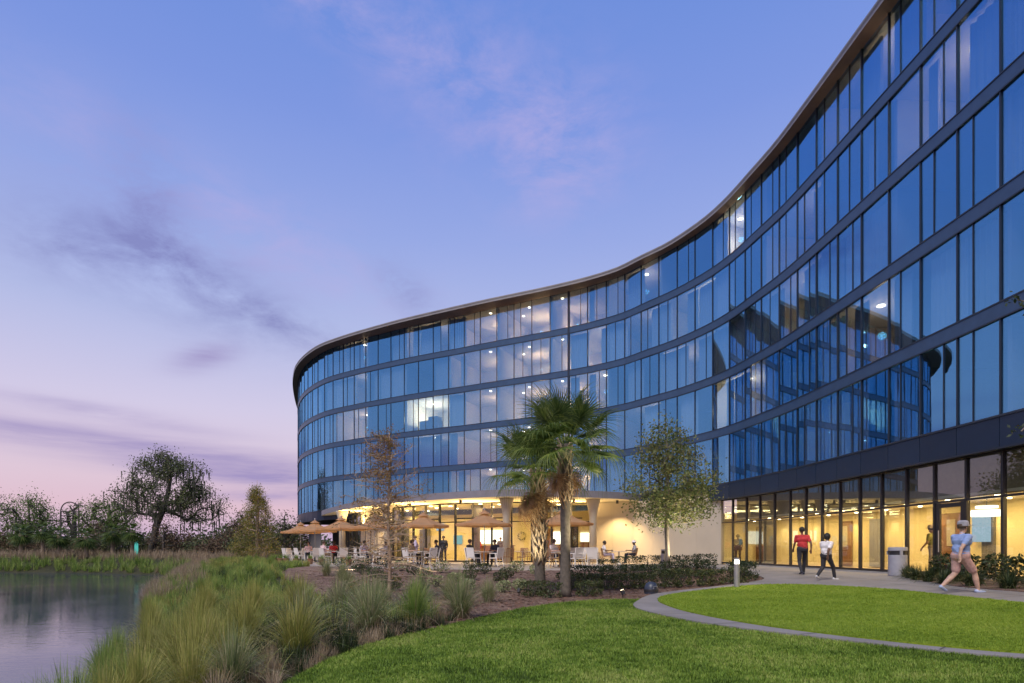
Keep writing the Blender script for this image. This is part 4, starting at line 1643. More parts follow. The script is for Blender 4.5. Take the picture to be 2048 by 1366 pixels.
for x, y, sc in ((-6.1, 9.0, 0.85), (-7.2, 10.6, 0.9), (-7.9, 12.0, 0.85), (-5.3, 7.2, 1.0), (-5.5, 8.2, 0.9), (-4.95, 6.4, 0.95), (-4.6, 7.3, 0.9), (-6.0, 9.1, 0.8), (-5.2, 6.6, 0.85), (-4.7, 5.8, 0.9)):
    tussock(x, y, 'green', sc, 'dark green grass tussock leaning over the near corner of the pond', 'dark green tussocks at the pond corner')
for x, y, sc in ((-10.4, 17.4, 0.85), (-11.9, 19.6, 0.8), (-12.6, 22.4, 0.8), (-14.6, 25.6, 0.8), (-16.2, 30.0, 0.8), (-17.8, 34.5, 0.8), (-6.9, 15.2, 0.8), (-8.6, 17.0, 0.8), (-7.8, 18.5, 0.8), (-9.6, 19.5, 0.85), (-10.9, 21.0, 0.85), (-8.8, 21.5, 0.8), (-10.5, 24.0, 0.85), (-12.6, 24.5, 0.8), (-12.4, 28.0, 0.85), (-14.5, 28.2, 0.8), (-14.0, 32.0, 0.85), (-6.0, 16.8, 0.8), (-12.5, 31.0, 0.8), (-16.2, 33.5, 0.8), (-14.2, 35.5, 0.9), (-15.6, 36.6, 0.9)):
    tussock(x, y, 'green', sc * 0.78, 'rounded green grass tussock on the slope below the terrace', 'green tussocks on the slope below the terrace')
for x, y, sc in ((-2.0, 12.9, 0.85), (-2.9, 11.7, 0.9), (-3.7, 12.9, 0.85), (-3.6, 10.4, 0.9), (-5.6, 20.4, 0.7), (-6.4, 22.6, 0.75), (-7.6, 24.6, 0.75), (-2.6, 17.4, 0.7), (-1.7, 16.2, 0.75), (-4.9, 18.5, 0.7), (-0.6, 15.2, 0.7), (-3.2, 14.6, 0.8)):
    tussock(x, y, 'grey', sc, 'pale feathery grass tussock in the mulch around the bare cypress', 'pale tussocks around the bare cypress')

# wood-chip litter on the mulch
chip = [(np.array([(-.03, -.01, 0), (.03, -.012, .006), (.032, .01, .012), (-.028, .012, .004)]), np.array([[0, 1, 2, 3]]))]
pts = rand_in(MULCH, 9000, rg, (10, 27), lambda x, y: np.clip(12 / y, 0, 1))
V, F = scatter(chip, np.column_stack([pts, H(pts[:, 0], pts[:, 1]) + 0.012]), rg.uniform(0.7, 2.0, len(pts)), rg)
tag(mesh_obj('mulch_chips', np_mesh('mulch_chips', V, F), None, 'mulch_chip'), 'loose brown bark chips scattered over the planting bed', 'mulch', kind='stuff')


# ------------------------------------------------------------------ trees
def leaf_cloud(centers, rng, per, spread, size, flat=0.0, aspect=0.5):
    n = len(centers) * per
    c = np.repeat(np.asarray(centers), per, 0) + rng.normal(0, 1, (n, 3)) * np.array([spread, spread, spread * 0.8])
    u = rng.normal(0, 1, (n, 3))
    u[:, 2] *= (1 - flat)
    u /= np.linalg.norm(u, axis=1)[:, None]
    w = rng.normal(0, 1, (n, 3))
    w -= (w * u).sum(1)[:, None] * u
    w /= np.linalg.norm(w, axis=1)[:, None]
    s = size * rng.uniform(0.6, 1.3, n)[:, None]
    u, w = u * s, w * s * aspect
    V = np.stack([c - u, c + w, c + u, c - w], 1).reshape(-1, 3)
    F = np.arange(n * 4).reshape(-1, 4)
    return V, F


def skeleton(rng, trunk, tips, r_tip, sag=0.0, wig=0.06, expo=0.42, up_bias=0.6, rmax=None, sides=6):
    """grow limbs from the trunk polyline to the tips; returns MB and the outer nodes"""
    nodes = [np.array(p, float) for p in trunk]
    par = [-1] + list(range(len(trunk) - 1))
    ntr = len(trunk)
    order = sorted(range(len(tips)), key=lambda k: np.linalg.norm(tips[k] - nodes[min(ntr - 1, ntr // 2)]))
    ends = []
    chains = []
    for k in order:
        tp = np.asarray(tips[k], float)
        N = np.array(nodes)
        d = tp - N
        dist = np.linalg.norm(d, axis=1)
        cost = dist + up_bias * np.maximum(0, N[:, 2] - tp[2] + 0.15 * dist) * 1.5
        cost[:max(1, int(ntr * 0.35))] += 1e3
        j = int(np.argmin(cost))
        m = max(2, int(dist[j] / 0.45)) if dist[j] < 6 else 8
        m = min(m, 6)
        prev = j
        a = nodes[j]
        idx = [j]
        for q_ in range(1, m + 1):
            t = q_ / m
            p = a + (tp - a) * t
            p = p + rng.normal(0, wig * dist[j] / m, 3) * (1 if q_ < m else 0)
            p[2] += sag * dist[j] * 4 * t * (1 - t)
            nodes.append(p)
            par.append(prev)
            prev = len(nodes) - 1
            idx.append(prev)
        ends.append(prev)
        chains.append(idx)
    cnt = [0] * len(nodes)
    for e in ends:
        k = e
        while k >= 0:
            cnt[k] += 1
            k = par[k]
    rad = [r_tip * max(1, c) ** expo for c in cnt]
    if rmax:
        s = rmax / max(rad)
        rad = [max(r_tip, r * s) if r * s > r_tip else r_tip for r in rad]
    mb = MB()
    tr = list(range(ntr))
    rt = [max(rad[k], rad[ntr - 1]) for k in tr]
    rt = [rt[0] * 1.25] + rt[1:]
    mb.tube([nodes[k] for k in tr], rt, 9)
    for idx in chains:
        mb.tube([nodes[k] for k in idx], [min(rad[idx[0]], rad[idx[1]] * 1.3)] + [rad[k] for k in idx[1:]], sides if rad[idx[1]] > 0.02 else 4, False)
    return mb, [nodes[e] for e in ends], nodes


def ell(rng, c, r, n, hollow=0.35):
    out = []
    while len(out) < n:
        p = rng.uniform(-1, 1, 3)
        L_ = np.linalg.norm(p)
        if hollow < L_ < 1:
            out.append(np.array(c) + p * np.array(r))
    return out


def plant_tree(name, label, loc, trunk, tips, r_tip, leaf, bark, per, spread, lsize, seed, rmax=None, sag=0.0, wig=0.08, group=None, cat='tree', extra_mid=0.0, aspect=0.5):
    rng = np.random.default_rng(seed)
    t = empty(name, loc, 0, label, cat, group)
    mb, ends, nodes = skeleton(rng, trunk, tips, r_tip, sag, wig, rmax=rmax)
    mb.build('trunk', bark, t, True)
    cen = list(ends)
    if extra_mid > 0:
        for nd in nodes[len(trunk):]:
            if rng.uniform() < extra_mid:
                cen.append(nd)
    V, F = leaf_cloud(cen, rng, per, spread, lsize, 0.0, aspect)
    mesh_obj('crown', np_mesh('crown', V, F), t, leaf)
    return t, ends


# live oak beside the cream wall
rng_ = np.random.default_rng(5)
tips = ell(rng_, (0.1, 0, 3.6), (1.75, 1.6, 1.7), 110, 0.3) + ell(rng_, (0.0, 0, 5.0), (0.95, 0.9, 1.15), 34, 0.2) + ell(rng_, (0.6, 0, 2.9), (1.3, 1.2, 0.8), 40, 0.3)
plant_tree('oak_tree', 'young leafy oak with a slim trunk in front of the cream wall', (6.15, 23.8, h1(6.15, 23.8)), [(0, 0, 0), (0.02, 0, 0.9), (-0.02, 0.02, 1.9), (0.05, 0, 3.2), (0.02, 0.03, 4.6), (0.0, 0, 5.6)], tips, 0.010,
           'oak_leaf', 'bark', 56, 0.25, 0.06, 6, 0.085, 0.02, extra_mid=0.10)

# bare young cypress with a few rust-coloured sprays
def bare_cypress(loc):
    rr = np.random.default_rng(17)
    t = empty('cypress_tree', loc, 0, 'young nearly bare cypress with pale twigs and rust-coloured sprays', 'tree')
    tr = MB()
    hts = np.linspace(0, 4.6, 12)
    tp = [np.array([0.02 * math.sin(z * 2), 0.015 * math.cos(z * 1.7), z]) for z in hts]
    tr.tube(tp, [0.055 * (1 - 0.85 * z / 4.65) + 0.004 for z in hts], 8)
    cen, tw = [], MB()
    for k in range(95):
        z = 0.55 + 3.9 * (k / 95) ** 0.95
        a = rr.uniform(0, 2 * np.pi)
        Lb = (1.75 * (1 - (z / 4.9)) + 0.25) * rr.uniform(0.5, 1.1)
        lift = rr.uniform(0.05, 0.55) if z > 1.4 else rr.uniform(-0.15, 0.35)
        pts = []
        for q_ in range(6):
            u = q_ / 5
            pts.append((math.cos(a) * Lb * u + rr.normal(0, 0.02), math.sin(a) * Lb * u + rr.normal(0, 0.02), z + Lb * (lift * u - 0.18 * u * u * (1 if z < 2 else 0.2)) + rr.normal(0, 0.015)))
        tr.tube(pts, [0.017 * (1 - 0.75 * u / 5) for u in range(6)], 4, False)
        for q_ in range(2, 6):
            for _ in range(2):
                p = np.array(pts[q_])
                e = p + np.array([rr.normal(0, 0.16), rr.normal(0, 0.16), rr.normal(0.02, 0.11)])
                tw.tube([p, (p + e) / 2 + rr.normal(0, 0.012, 3), e], [0.008, 0.0065, 0.004], 3, False)
                if (z > 1.9 and rr.uniform() < 0.42) or rr.uniform() < 0.12:
                    cen.append(e)
    tr.build('trunk', 'bark_pale', t, True)
    tag(tw.build('twigs', 'bark_pale', t), kind='stuff')
    cen += [np.array([rr.normal(0, 0.10), rr.normal(0, 0.10), 4.5 + rr.uniform(-0.3, 0.2)]) for _ in range(12)]
    V, F = leaf_cloud(cen, rr, 15, 0.08, 0.034, 0, 0.35)
    mesh_obj('crown', np_mesh('crown', V, F), t, 'cypress_orange')


bare_cypress((-3.32, 16.2, h1(-3.32, 16.2)))


# ---- sabal palms
def frond_mesh(name, seed, droop=0.5, nseg=36, Lf=0.88, petiole=0.72):
    """costapalmate fan leaf: petiole along +x then a fan of folded, drooping segments"""
    rr = random.Random(seed)
    mb = MB()
    pts = []
    for k in range(6):
        u = k / 5
        pts.append((petiole * u, 0, 0.10 * math.sin(u * 2.2) * petiole))
    mb.tube(pts, [0.020 - 0.009 * k / 5 for k in range(6)], 5)
    tip = Vector(pts[-1])
    for k in range(nseg):
        f = (k + 0.5) / nseg * 2 - 1
        an = f * R(112)
        cost = tip + Vector((0.32 * (1 - abs(f)) ** 0.8, 0, -0.05 * (1 - abs(f))))   # along the costa
        L_ = Lf * (1.0 - 0.30 * abs(f) ** 2) * rr.uniform(0.88, 1.08)
        d = Vector((math.cos(an), math.sin(an), 0.10 + 0.10 * math.cos(f * 3)))
        side = Vector((-math.sin(an), math.cos(an), 0))
        nS = 5
        w0 = 0.0185
        prev = None
        dr = droop * rr.uniform(0.6, 1.4)
        for q_ in range(nS + 1):
            u = q_ / nS
            c = cost + d * (L_ * u) + Vector((0, 0, -dr * L_ * (max(0, u - 0.35) ** 2) * 1.5))
            w = w0 * (0.55 + 1.2 * min(u, 0.35)) * (1 - max(0, u - 0.35) / 0.66) + 0.0015
            a, b_ = c - side * w + Vector((0, 0, 0.012 * (1 - u))), c + side * w + Vector((0, 0, 0.012 * (1 - u)))
            mid = c - Vector((0, 0, 0.006))
            if prev:
                mb.quad(prev[0], prev[2], mid, a)
                mb.quad(prev[2], prev[1], b_, mid)
            prev = (a, b_, mid)
    return mb.mesh(name, False)


FR = [frond_mesh('frond', k, 0.35 + 0.25 * k) for k in range(4)]
for m_ in FR:
    m_.materials.append(MATS['frond'])
FRD = [frond_mesh('dead_frond', 10 + k, 1.5, 30, 0.75, 0.6) for k in range(2)]
for m_ in FRD:
    m_.materials.append(MATS['frond_dead'])
BOOT = MB()
for s in (-1, 1):
    BOOT.tube([(0.0, s * 0.075, -0.16), (0.035, s * 0.045, -0.04), (0.075, s * 0.012, 0.10), (0.12, 0, 0.20)], [0.026, 0.028, 0.024, 0.016], 5)
BOOT = BOOT.mesh('leaf_boot', True)
BOOT.materials.append(MATS['palm_boot'])


def palm(loc, Ht, r, n_live, n_dead, boots_from, seed, label, scale=1.0, lean=(0, 0)):
    rr = random.Random(seed)
    t = empty('palm_tree', loc, 0, label, 'tree', None)
    prof = []
    N = 26
    for k in range(N + 1):
        u = k / N
        rad = r * (1.18 - 0.25 * min(1, u * 4)) * (1 + 0.035 * math.sin(k * 2.4)) * (1 + 0.08 * u)
        prof.append((lean[0] * u * u, lean[1] * u * u, Ht * u, rad))
    mb = MB().tube([(a, b_, c) for a, b_, c, d in prof], [d for *_, d in prof], 14)
    mb.build('trunk', 'palm_trunk', t, True)
    # old leaf bases in a criss-cross spiral
    z = boots_from
    k = 0
    while z < Ht - 0.02:
        a = k * 2.399963 + rr.gauss(0, 0.08)
        u = z / Ht
        o = bpy.data.objects.new('leaf_boot', BOOT)
        COL.objects.link(o)
        o.parent = t
        rad = r * 0.93
        o.location = (lean[0] * u * u + rad * math.cos(a), lean[1] * u * u + rad * math.sin(a), z)
        o.rotation_euler = (0, rr.gauss(0, 0.12), a)
        s = rr.uniform(0.95, 1.35) * r / 0.17
        o.scale = (s, s, s)
        z += 0.030
        k += 1
    for k in range(n_live):
        u = (k + 0.5) / n_live
        pitch = R(80 - 104 * u ** 0.95) + rr.gauss(0, 0.10)
        a = k * 2.399963 + rr.gauss(0, 0.15)
        o = bpy.data.objects.new('frond', FR[min(3, int(u * 3.2 + rr.random() * 0.8))])
        COL.objects.link(o)
        o.parent = t
        o.location = (lean[0] + 0.07 * math.cos(a), lean[1] + 0.07 * math.sin(a), Ht - 0.12 * u)
        o.rotation_euler = Euler((rr.gauss(0, 0.35), -pitch, a), 'XYZ')
        s = scale * rr.uniform(0.85, 1.08) * (0.78 if u < 0.12 else 1)
        o.scale = (s, s, s)
    for k in range(n_dead):
        a = k * 2.399963 * 1.3 + 1 + rr.gauss(0, 0.2)
        o = bpy.data.objects.new('dead_frond', FRD[k % 2])
        COL.objects.link(o)
        o.parent = t
        o.location = (lean[0] + 0.1 * math.cos(a), lean[1] + 0.1 * math.sin(a), Ht - 0.25 - 0.15 * rr.random())
        o.rotation_euler = Euler((rr.gauss(0, 0.4), R(55 + 22 * rr.random()), a), 'XYZ')
        s = scale * rr.uniform(0.75, 1.0)
        o.scale = (s, s, s)
    return t


palm((1.45, 16.3, h1(1.45, 16.3)), 4.15, 0.14, 30, 2, 2.7, 4, 'taller sabal palm with a smooth lower trunk and full green crown', 0.95)
palm((0.85, 18.2, h1(0.85, 18.2)), 3.72, 0.155, 24, 6, 0.95, 8, 'shorter sabal palm with leaf boots down its trunk and a brown dead skirt', 0.95, (-0.1, 0))

# ------------------------------------------------------------------ hedges and shrubs
def shrub(name, label, x, y, sx, sy, hh, leaf, n, ls, seed, group=None, boxy=True, cat='shrub', z0=0.03):
    rr = np.random.default_rng(seed)
    t = empty(name, (x, y, h1(x, y) + z0), rr.uniform(0, 0.6), label, cat, group)
    st = MB()
    cen = []
    for k in range(10):
        e = np.array([rr.uniform(-sx, sx) * 0.8, rr.uniform(-sy, sy) * 0.8, hh * rr.uniform(0.5, 0.9)])
        st.tube([(e[0] * 0.15, e[1] * 0.15, -0.03), e * np.array([0.6, 0.6, 0.5]), e], [0.012, 0.009, 0.005], 4, False)
    st.build('stems', 'bark_dark', t)
    p = rr.uniform(-1, 1, (n, 3))
    if boxy:
        p = np.sign(p) * np.abs(p) ** 0.55
    else:
        p = p / np.maximum(1, np.linalg.norm(p, axis=1))[:, None]
    p *= np.array([sx, sy, hh / 2 * 0.95])
    p[:, 2] += hh * 0.53
    V, F = leaf_cloud(p, rr, 1, 0.015, ls, 0.0, 0.6)
    mesh_obj('leaves', np_mesh('leaves', V, F), t, leaf)
    return t


NTH = ['first', 'second', 'third', 'fourth', 'fifth', 'sixth', 'seventh', 'eighth', 'ninth', 'tenth']


def hedge_row(pts, label, group, sx, hh, leaf, seed0, n=900, ls=0.032):
    for k, (x, y) in enumerate(pts):
        shrub('hedge_shrub', label % NTH[k], x, y, sx * random.uniform(0.85, 1.15), sx * random.uniform(0.85, 1.1), hh * random.uniform(0.85, 1.12), leaf, n, ls, seed0 + k, group)


hedge_row([(1.75 + 0.62 * k + 0.1 * math.sin(k * 3), 18.3 + 0.20 * k) for k in range(10)], 'clipped dark shrub, %s from the palms in the front hedge row along the ring path', 'front hedge row facing the ring path', 0.33, 0.52, 'hedge_leaf', 100)
hedge_row([(2.2 + 0.75 * k, 21.0 + 0.28 * k + 0.12 * math.sin(k * 2)) for k in range(8)], 'clipped dark shrub, %s from the palms in the middle hedge row below the oak', 'middle hedge row below the oak', 0.36, 0.60, 'shrub_dark', 130)
hedge_row([(4.0 + 0.95 * k, 25.0 + 0.45 * k) for k in range(6)], 'clipped dark shrub, %s from the palms in the rear hedge row by the cream wall', 'rear hedge row along the cream wall', 0.42, 0.66, 'shrub_dark', 150)
hedge_row([(7.9, 20.7), (8.35, 21.5), (8.6, 22.6)], 'dark rounded shrub, %s behind the lit bollard at the hedge end', 'shrubs at the hedge end by the lit bollard', 0.36, 0.6, 'shrub_dark', 165)
for k, (x, y) in enumerate(((0.55, 16.5), (1.0, 16.0), (2.0, 16.2), (0.75, 17.3), (2.25, 16.9))):
    shrub('box_shrub', 'small square clipped shrub at the foot of the palms', x, y, 0.27, 0.25, 0.38, 'hedge_leaf', 700, 0.026, 180 + k, 'clipped shrubs at the foot of the palms')
for k, (x, y) in enumerate(((-0.25, 18.2), (0.25, 18.8), (-1.4, 19.3))):
    shrub('pale_shrub', 'small pale-leaved shrub catching the light beside the shorter palm', x, y, 0.24, 0.22, 0.34, 'shrub_pale', 380, 0.035, 190 + k, 'pale shrubs beside the shorter palm', False)
for k, (x, y, s) in enumerate(((-2.6, 20.5, .3), (-4.4, 21.5, .35), (-5.4, 23.6, .35), (-3.4, 23.5, .32), (-1.6, 22.6, .3), (-6.6, 26, .4), (-4.8, 26, .35), (-8.0, 28.2, .4), (-1.2, 25, .35), (1.0, 24, .35), (-2.8, 18.3, .28), (-3.9, 19.6, .33), (-2.0, 21.4, .3), (-6.2, 24.8, .4), (-0.4, 21.4, .3), (-3.0, 25.6, .38), (-5.9, 28.0, .4), (-7.2, 29.2, .4), (-9.2, 29.4, .4), (-4.0, 24.6, .35), (-0.2, 23.2, .3), (0.2, 25.6, .36), (-1.9, 27.0, .34))):
    shrub('bedding_plant', 'low loose plant dotted over the mulch in front of the terrace', x, y, s, s, s * 1.3, 'hedge_leaf' if k % 3 else 'reed_grey', 420, 0.034, 200 + k, 'low plants dotted over the mulch', False)
# strappy plants against the storefront
lil = tussock_mesh('leaves', 77, 120, 0.48, 0.7, 'shrub_dark', 'hedge_leaf', 50, 0.014)
for k, (x, y) in enumerate(((12.75, 19.3), (12.35, 18.6), (12.95, 18.4), (12.0, 17.8), (12.6, 17.4), (11.8, 17.0), (12.3, 16.5), (11.6, 16.1), (12.0, 15.5), (11.5, 15.0), (12.4, 15.0), (11.6, 14.0), (12.2, 13.9), (11.7, 13.0), (12.5, 12.8), (12.0, 12.1))):
    o = bpy.data.objects.new('strap_plant', lil)
    COL.objects.link(o)
    o.location = (x, y, h1(x, y) + 0.04)
    o.rotation_euler = (0, 0, k * 1.7)
    o.scale = (1, 1, trn.uniform(0.85, 1.15))
    tag(o, 'dark strap-leaved plant in the bed along the shop glass', 'plant', 'strap-leaved plants along the shop glass')
for k, (x, y) in enumerate(((13.2, 18.3), (13.1, 17.2), (13.1, 16.2), (13.0, 15.2), (12.9, 14.2))):
    shrub('dark_shrub', 'dark bushy shrub against the shop glass, %s from the litter bin' % NTH[k], x, y, 0.36, 0.36, 0.78, 'shrub_dark', 500, 0.05, 230 + k, 'dark shrubs against the shop glass', False)

# ------------------------------------------------------------------ far shore
fr_ = np.random.default_rng(44)
# big live oak hung with moss
bx_, by_ = -39.6, 66.0
tips = ell(fr_, (1.9, 0, 7.6), (4.3, 3.6, 3.9), 90, 0.4) + ell(fr_, (5.0, 0, 5.8), (3.0, 2.6, 2.4), 45, 0.3) + ell(fr_, (-1.6, 0, 6.4), (2.6, 2.4, 1.8), 25, 0.3) + ell(fr_, (1.6, 0, 9.8), (2.2, 2, 1.6), 26, 0.2)
moak, ends = plant_tree('oak_tree', 'broad old oak hung with moss on the far shore', (bx_, by_, h1(bx_, by_)), [(0, 0, 0), (0.1, 0, 1.6), (0.5, 0, 3.4), (1.2, 0.1, 5.2), (1.8, 0, 7.0), (2.0, 0, 8.5)], tips, 0.03, 'far_leaf', 'bark_dark', 85, 0.52, 0.10, 45, 0.36, 0.05, 0.10, extra_mid=0.08)
ms = MB()
for e in ends:
    if fr_.uniform() < 0.55:
        for _ in range(3):
            q_ = np.array(e) + fr_.normal(0, 0.35, 3)
            L_ = fr_.uniform(0.5, 1.3)
            w_ = fr_.uniform(0.04, 0.10)
            ms.quad(q_ + (-w_, 0, 0), q_ + (w_, 0.03, 0), q_ + (w_ * 0.3, 0.05, -L_), q_ + (-w_ * 0.3, 0, -L_))
tag(ms.build('hanging_moss', 'moss', moak), kind='stuff')

# cone-shaped cypress near the terrace
cx0, cy0 = -20.6, 48.5
tips = []
for k in range(230):
    z = 0.5 + 5.4 * (fr_.uniform() ** 1.25)
    a = fr_.uniform(0, 2 * np.pi)
    rad = 2.15 * (1 - (z - 0.3) / 6.5) * fr_.uniform(0.45, 1.05)
    tips.append(np.array([rad * math.cos(a), rad * math.sin(a), z]))
plant_tree('cypress_tree', 'cone-shaped golden-green cypress between the far bank and the terrace', (cx0, cy0, h1(cx0, cy0)), [(0, 0, 0), (0.02, 0, 1.2), (0, 0.02, 2.6), (0.03, 0, 4.0), (0, 0, 5.4), (0, 0, 6.5)], tips, 0.012, 'cypress_leaf', 'bark_pale', 60, 0.22, 0.065, 47, 0.13, 0.0, 0.05, extra_mid=0.05, aspect=0.35)


def bushy(name, label, x, y, hh, rx, leaf, seed, n=40, per=30, group=None, trunk_h=0.25, bark='bark_dark', ls=0.11):
    rr = np.random.default_rng(seed)
    z0 = hh * trunk_h
    tips = ell(rr, (0, 0, z0 + (hh - z0) * 0.5), (rx, rx * 0.9, (hh - z0) * 0.5), n, 0.25)
    plant_tree(name, label, (x, y, h1(x, y)), [(0, 0, 0), (0.05, 0, hh * 0.2), (0, 0, hh * 0.45), (0.05, 0, hh * 0.7), (0.0, 0, hh * 0.85)], tips, 0.02, leaf, bark, per, 0.36 * rx / 2.0 + 0.12, ls, seed + 1, 0.05 * hh, 0.0, 0.08, group, extra_mid=0.12)


bushy('broadleaf_tree', 'rounded green tree behind the row of small palms, left of the arched frame', -58, 72, 7.0, 3.2, 'far_leaf_green', 300, 90, 60)
bushy('broadleaf_tree', 'rounded green tree between the arched frame and the mossy oak', -47.0, 70, 6.9, 2.9, 'far_leaf_green', 303, 84, 60)
bushy('broadleaf_tree', 'dark tree cut by the edge of the view beyond the pond', -67.5, 76, 9.0, 3.4, 'far_leaf', 306, 60, 34)
bushy('broadleaf_tree', 'slim dark tree inside the arched frame', -55.5, 76.0, 6.6, 1.2, 'far_leaf', 309, 26, 30, ls=0.12)
bushy('broadleaf_tree', 'dark round tree just behind the terrace corner', -25.0, 66, 4.6, 1.9, 'far_leaf', 312, 40, 34)
bushy('broadleaf_tree', 'dark spreading tree to the right of the mossy oak', -33.5, 78, 5.2, 2.9, 'far_leaf', 315, 46, 34)
bushy('broadleaf_tree', 'rust-brown bare-topped tree between the mossy oak and the cone-shaped cypress', -27.2, 60, 4.3, 1.2, 'far_leaf_rust', 318, 30, 26, ls=0.10)
# rust-coloured thicket shrubs
for k, (x, y, hh, rx) in enumerate(((-62, 66, 4.6, 2.4), (-65, 64, 4.2, 2.2), (-43.5, 64, 4.6, 2.0), (-42.0, 62.5, 3.6, 1.6), (-36.6, 63, 4.4, 1.7), (-35.0, 64, 3.2, 1.6), (-33.0, 66, 2.9, 1.8), (-30.5, 64, 2.8, 1.6), (-29, 58, 2.4, 1.3), (-25.4, 56, 2.6, 1.1), (-46.5, 66.5, 3.4, 1.6), (-59, 66, 3.6, 1.5), (-31.8, 61, 2.0, 1.4), (-27.8, 64, 3.0, 1.5))):
    bushy('thicket_shrub', 'rust-brown thicket bush on the far bank of the pond', x, y, hh * 0.78, rx, 'far_leaf_rust' if k % 3 else 'far_leaf', 330 + 2 * k, 26, 26, 'thicket bushes on the far bank', 0.1, ls=0.11)
# distant tree belt: a mass
bt = np.random.default_rng(71)
cen = []
for k in range(520):
    x = bt.uniform(-150, 30)
    y = 105 + bt.uniform(0, 22)
    hh = 3.0 + 1.4 * math.sin(x * 0.21) + 1.0 * math.sin(x * 0.53 + 1)
    cen.append((x, y, h1(x, y) + bt.uniform(0.0, 1) * max(2.0, hh)))
V, F = leaf_cloud(np.array(cen), bt, 34, 1.0, 0.38)
tag(mesh_obj('distant_woods', np_mesh('distant_woods', V, F), None, 'far_leaf'), 'dark belt of distant woods beyond the far shore', 'woods', kind='stuff')


cen = []
for k in range(900):
    x = bt.uniform(-82, -24)
    y = 71 + bt.uniform(-1.5, 3) + (x + 50) * 0.03
    hh = 1.9 + 0.7 * math.sin(x * 0.37) + 0.7 * math.sin(x * 0.91 + 1)
    cen.append((x, y, h1(x, y) + bt.uniform(0.0, 1) * max(1.4, hh)))
cen = np.array(cen)
for nm_, sl_, mt_, lb_ in (('thicket', slice(0, 520), 'far_leaf_rust', 'rust-brown tangled thicket closing the far bank'), ('thicket', slice(520, 900), 'far_leaf', 'dark green undergrowth mixed into the far thicket')):
    V, F = leaf_cloud(cen[sl_], bt, 60, 0.5, 0.13)
    tag(mesh_obj(nm_, np_mesh(nm_, V, F), None, mt_), lb_, 'thicket', kind='stuff')


# small palms on the far shore
def far_palm_mesh(seed):
    rr = random.Random(seed)
    mb = MB()
    for k in range(40):
        pitch = R(75 - 125 * (k / 34) ** 0.8)
        a = k * 2.4 + rr.gauss(0, 0.2)
        d = Vector((math.cos(a) * math.cos(pitch), math.sin(a) * math.cos(pitch), math.sin(pitch)))
        side = d.cross(Vector((0, 0, 1)))
        side = side.normalized() if side.length > 0.01 else Vector((1, 0, 0))
        o = d * 0.55
        for q_ in range(9):
            f = (q_ - 4) / 4
            e = (d * math.cos(f * 1.2) + side * math.sin(f * 1.2)) * 0.75 + Vector((0, 0, -0.25))
            w = side * 0.07
            mb.tri(o - w, o + w, o + e)
        mb.tri(-side * 0.02, side * 0.02, o)
    return mb.mesh('crown')


FP = [far_palm_mesh(k) for k in range(2)]
for m_ in FP:
    m_.materials.append(MATS['frond'])
ptk = MB().tube([(0, 0, 0), (0.01, 0, 0.3), (0, 0.01, 0.7), (0, 0, 1.0)], [1.15, 0.95, 1.0, 1.05], 9).mesh('trunk', True)
ptk.materials.append(MATS['palm_boot'])
fpl = [(-49.5, 60.5, 3.3), (-47.3, 60.5, 3.6), (-44.5, 59.0, 2.9), (-41.0, 57.8, 2.8), (-40.6, 61.0, 3.5), (-38.3, 60.5, 3.5)]
lab = ['small palm at the outer end of the far-shore palm row', 'small palm second from the outer end of the far-shore row', 'short palm standing just left of the gap under the arched frame', 'short palm standing just right of the gap under the arched frame', 'small palm second from the mossy oak in the far-shore row', 'small palm next to the mossy oak in the far-shore row']
for k, (x, y, hh) in enumerate(fpl):
    t = empty('palm_tree', (x, y, h1(x, y)), k, lab[k], 'tree', 'small palms along the far shore')
    o = mesh_obj('trunk', ptk, t)
    o.scale = (0.20, 0.20, hh * 0.72)
    o = mesh_obj('crown', FP[k % 2], t)
    o.location = (0, 0, hh * 0.72)
    o.scale = (1.15, 1.15, 1.1)

# arched metal frame behind the palms
fx, fy = -51.6, 70.0
af = empty('arched_frame', (fx, fy, h1(fx, fy)), 0, 'tall slim metal frame with an arched lattice top behind the far-shore palms', 'arch')
for s in (-1, 1):
    MB().tube([(s * 1.05, 0, 0), (s * 1.05, 0, 5.0)], 0.09, 6).build('post', 'bark_dark', af)
lat = MB()
lat.tube([(1.05 * math.cos(a), 0, 5.0 + 1.1 * math.sin(a)) for a in np.linspace(0, math.pi, 14)], 0.07, 5)
for z in (3.3, 3.9, 4.5, 5.0):
    lat.tube([(-1.05, 0, z), (1.05, 0, z)], 0.05, 4)
lat.build('lattice', 'bark_dark', af)

# lit sign post on the far shore
sx_, sy_ = -40.2, 64.0
sg = empty('sign_post', (sx_, sy_, h1(sx_, sy_)), R(25), 'upright glowing teal sign panel at the foot of the mossy oak', 'sign')
MB().box((0, 0, 0.95), (0.55, 0.14, 1.5)).build('panel', 'sign_teal', sg)
MB().box((-0.15, 0, 0.1), (0.9, 0.4, 0.2)).build('base', 'kerb_concrete', sg)

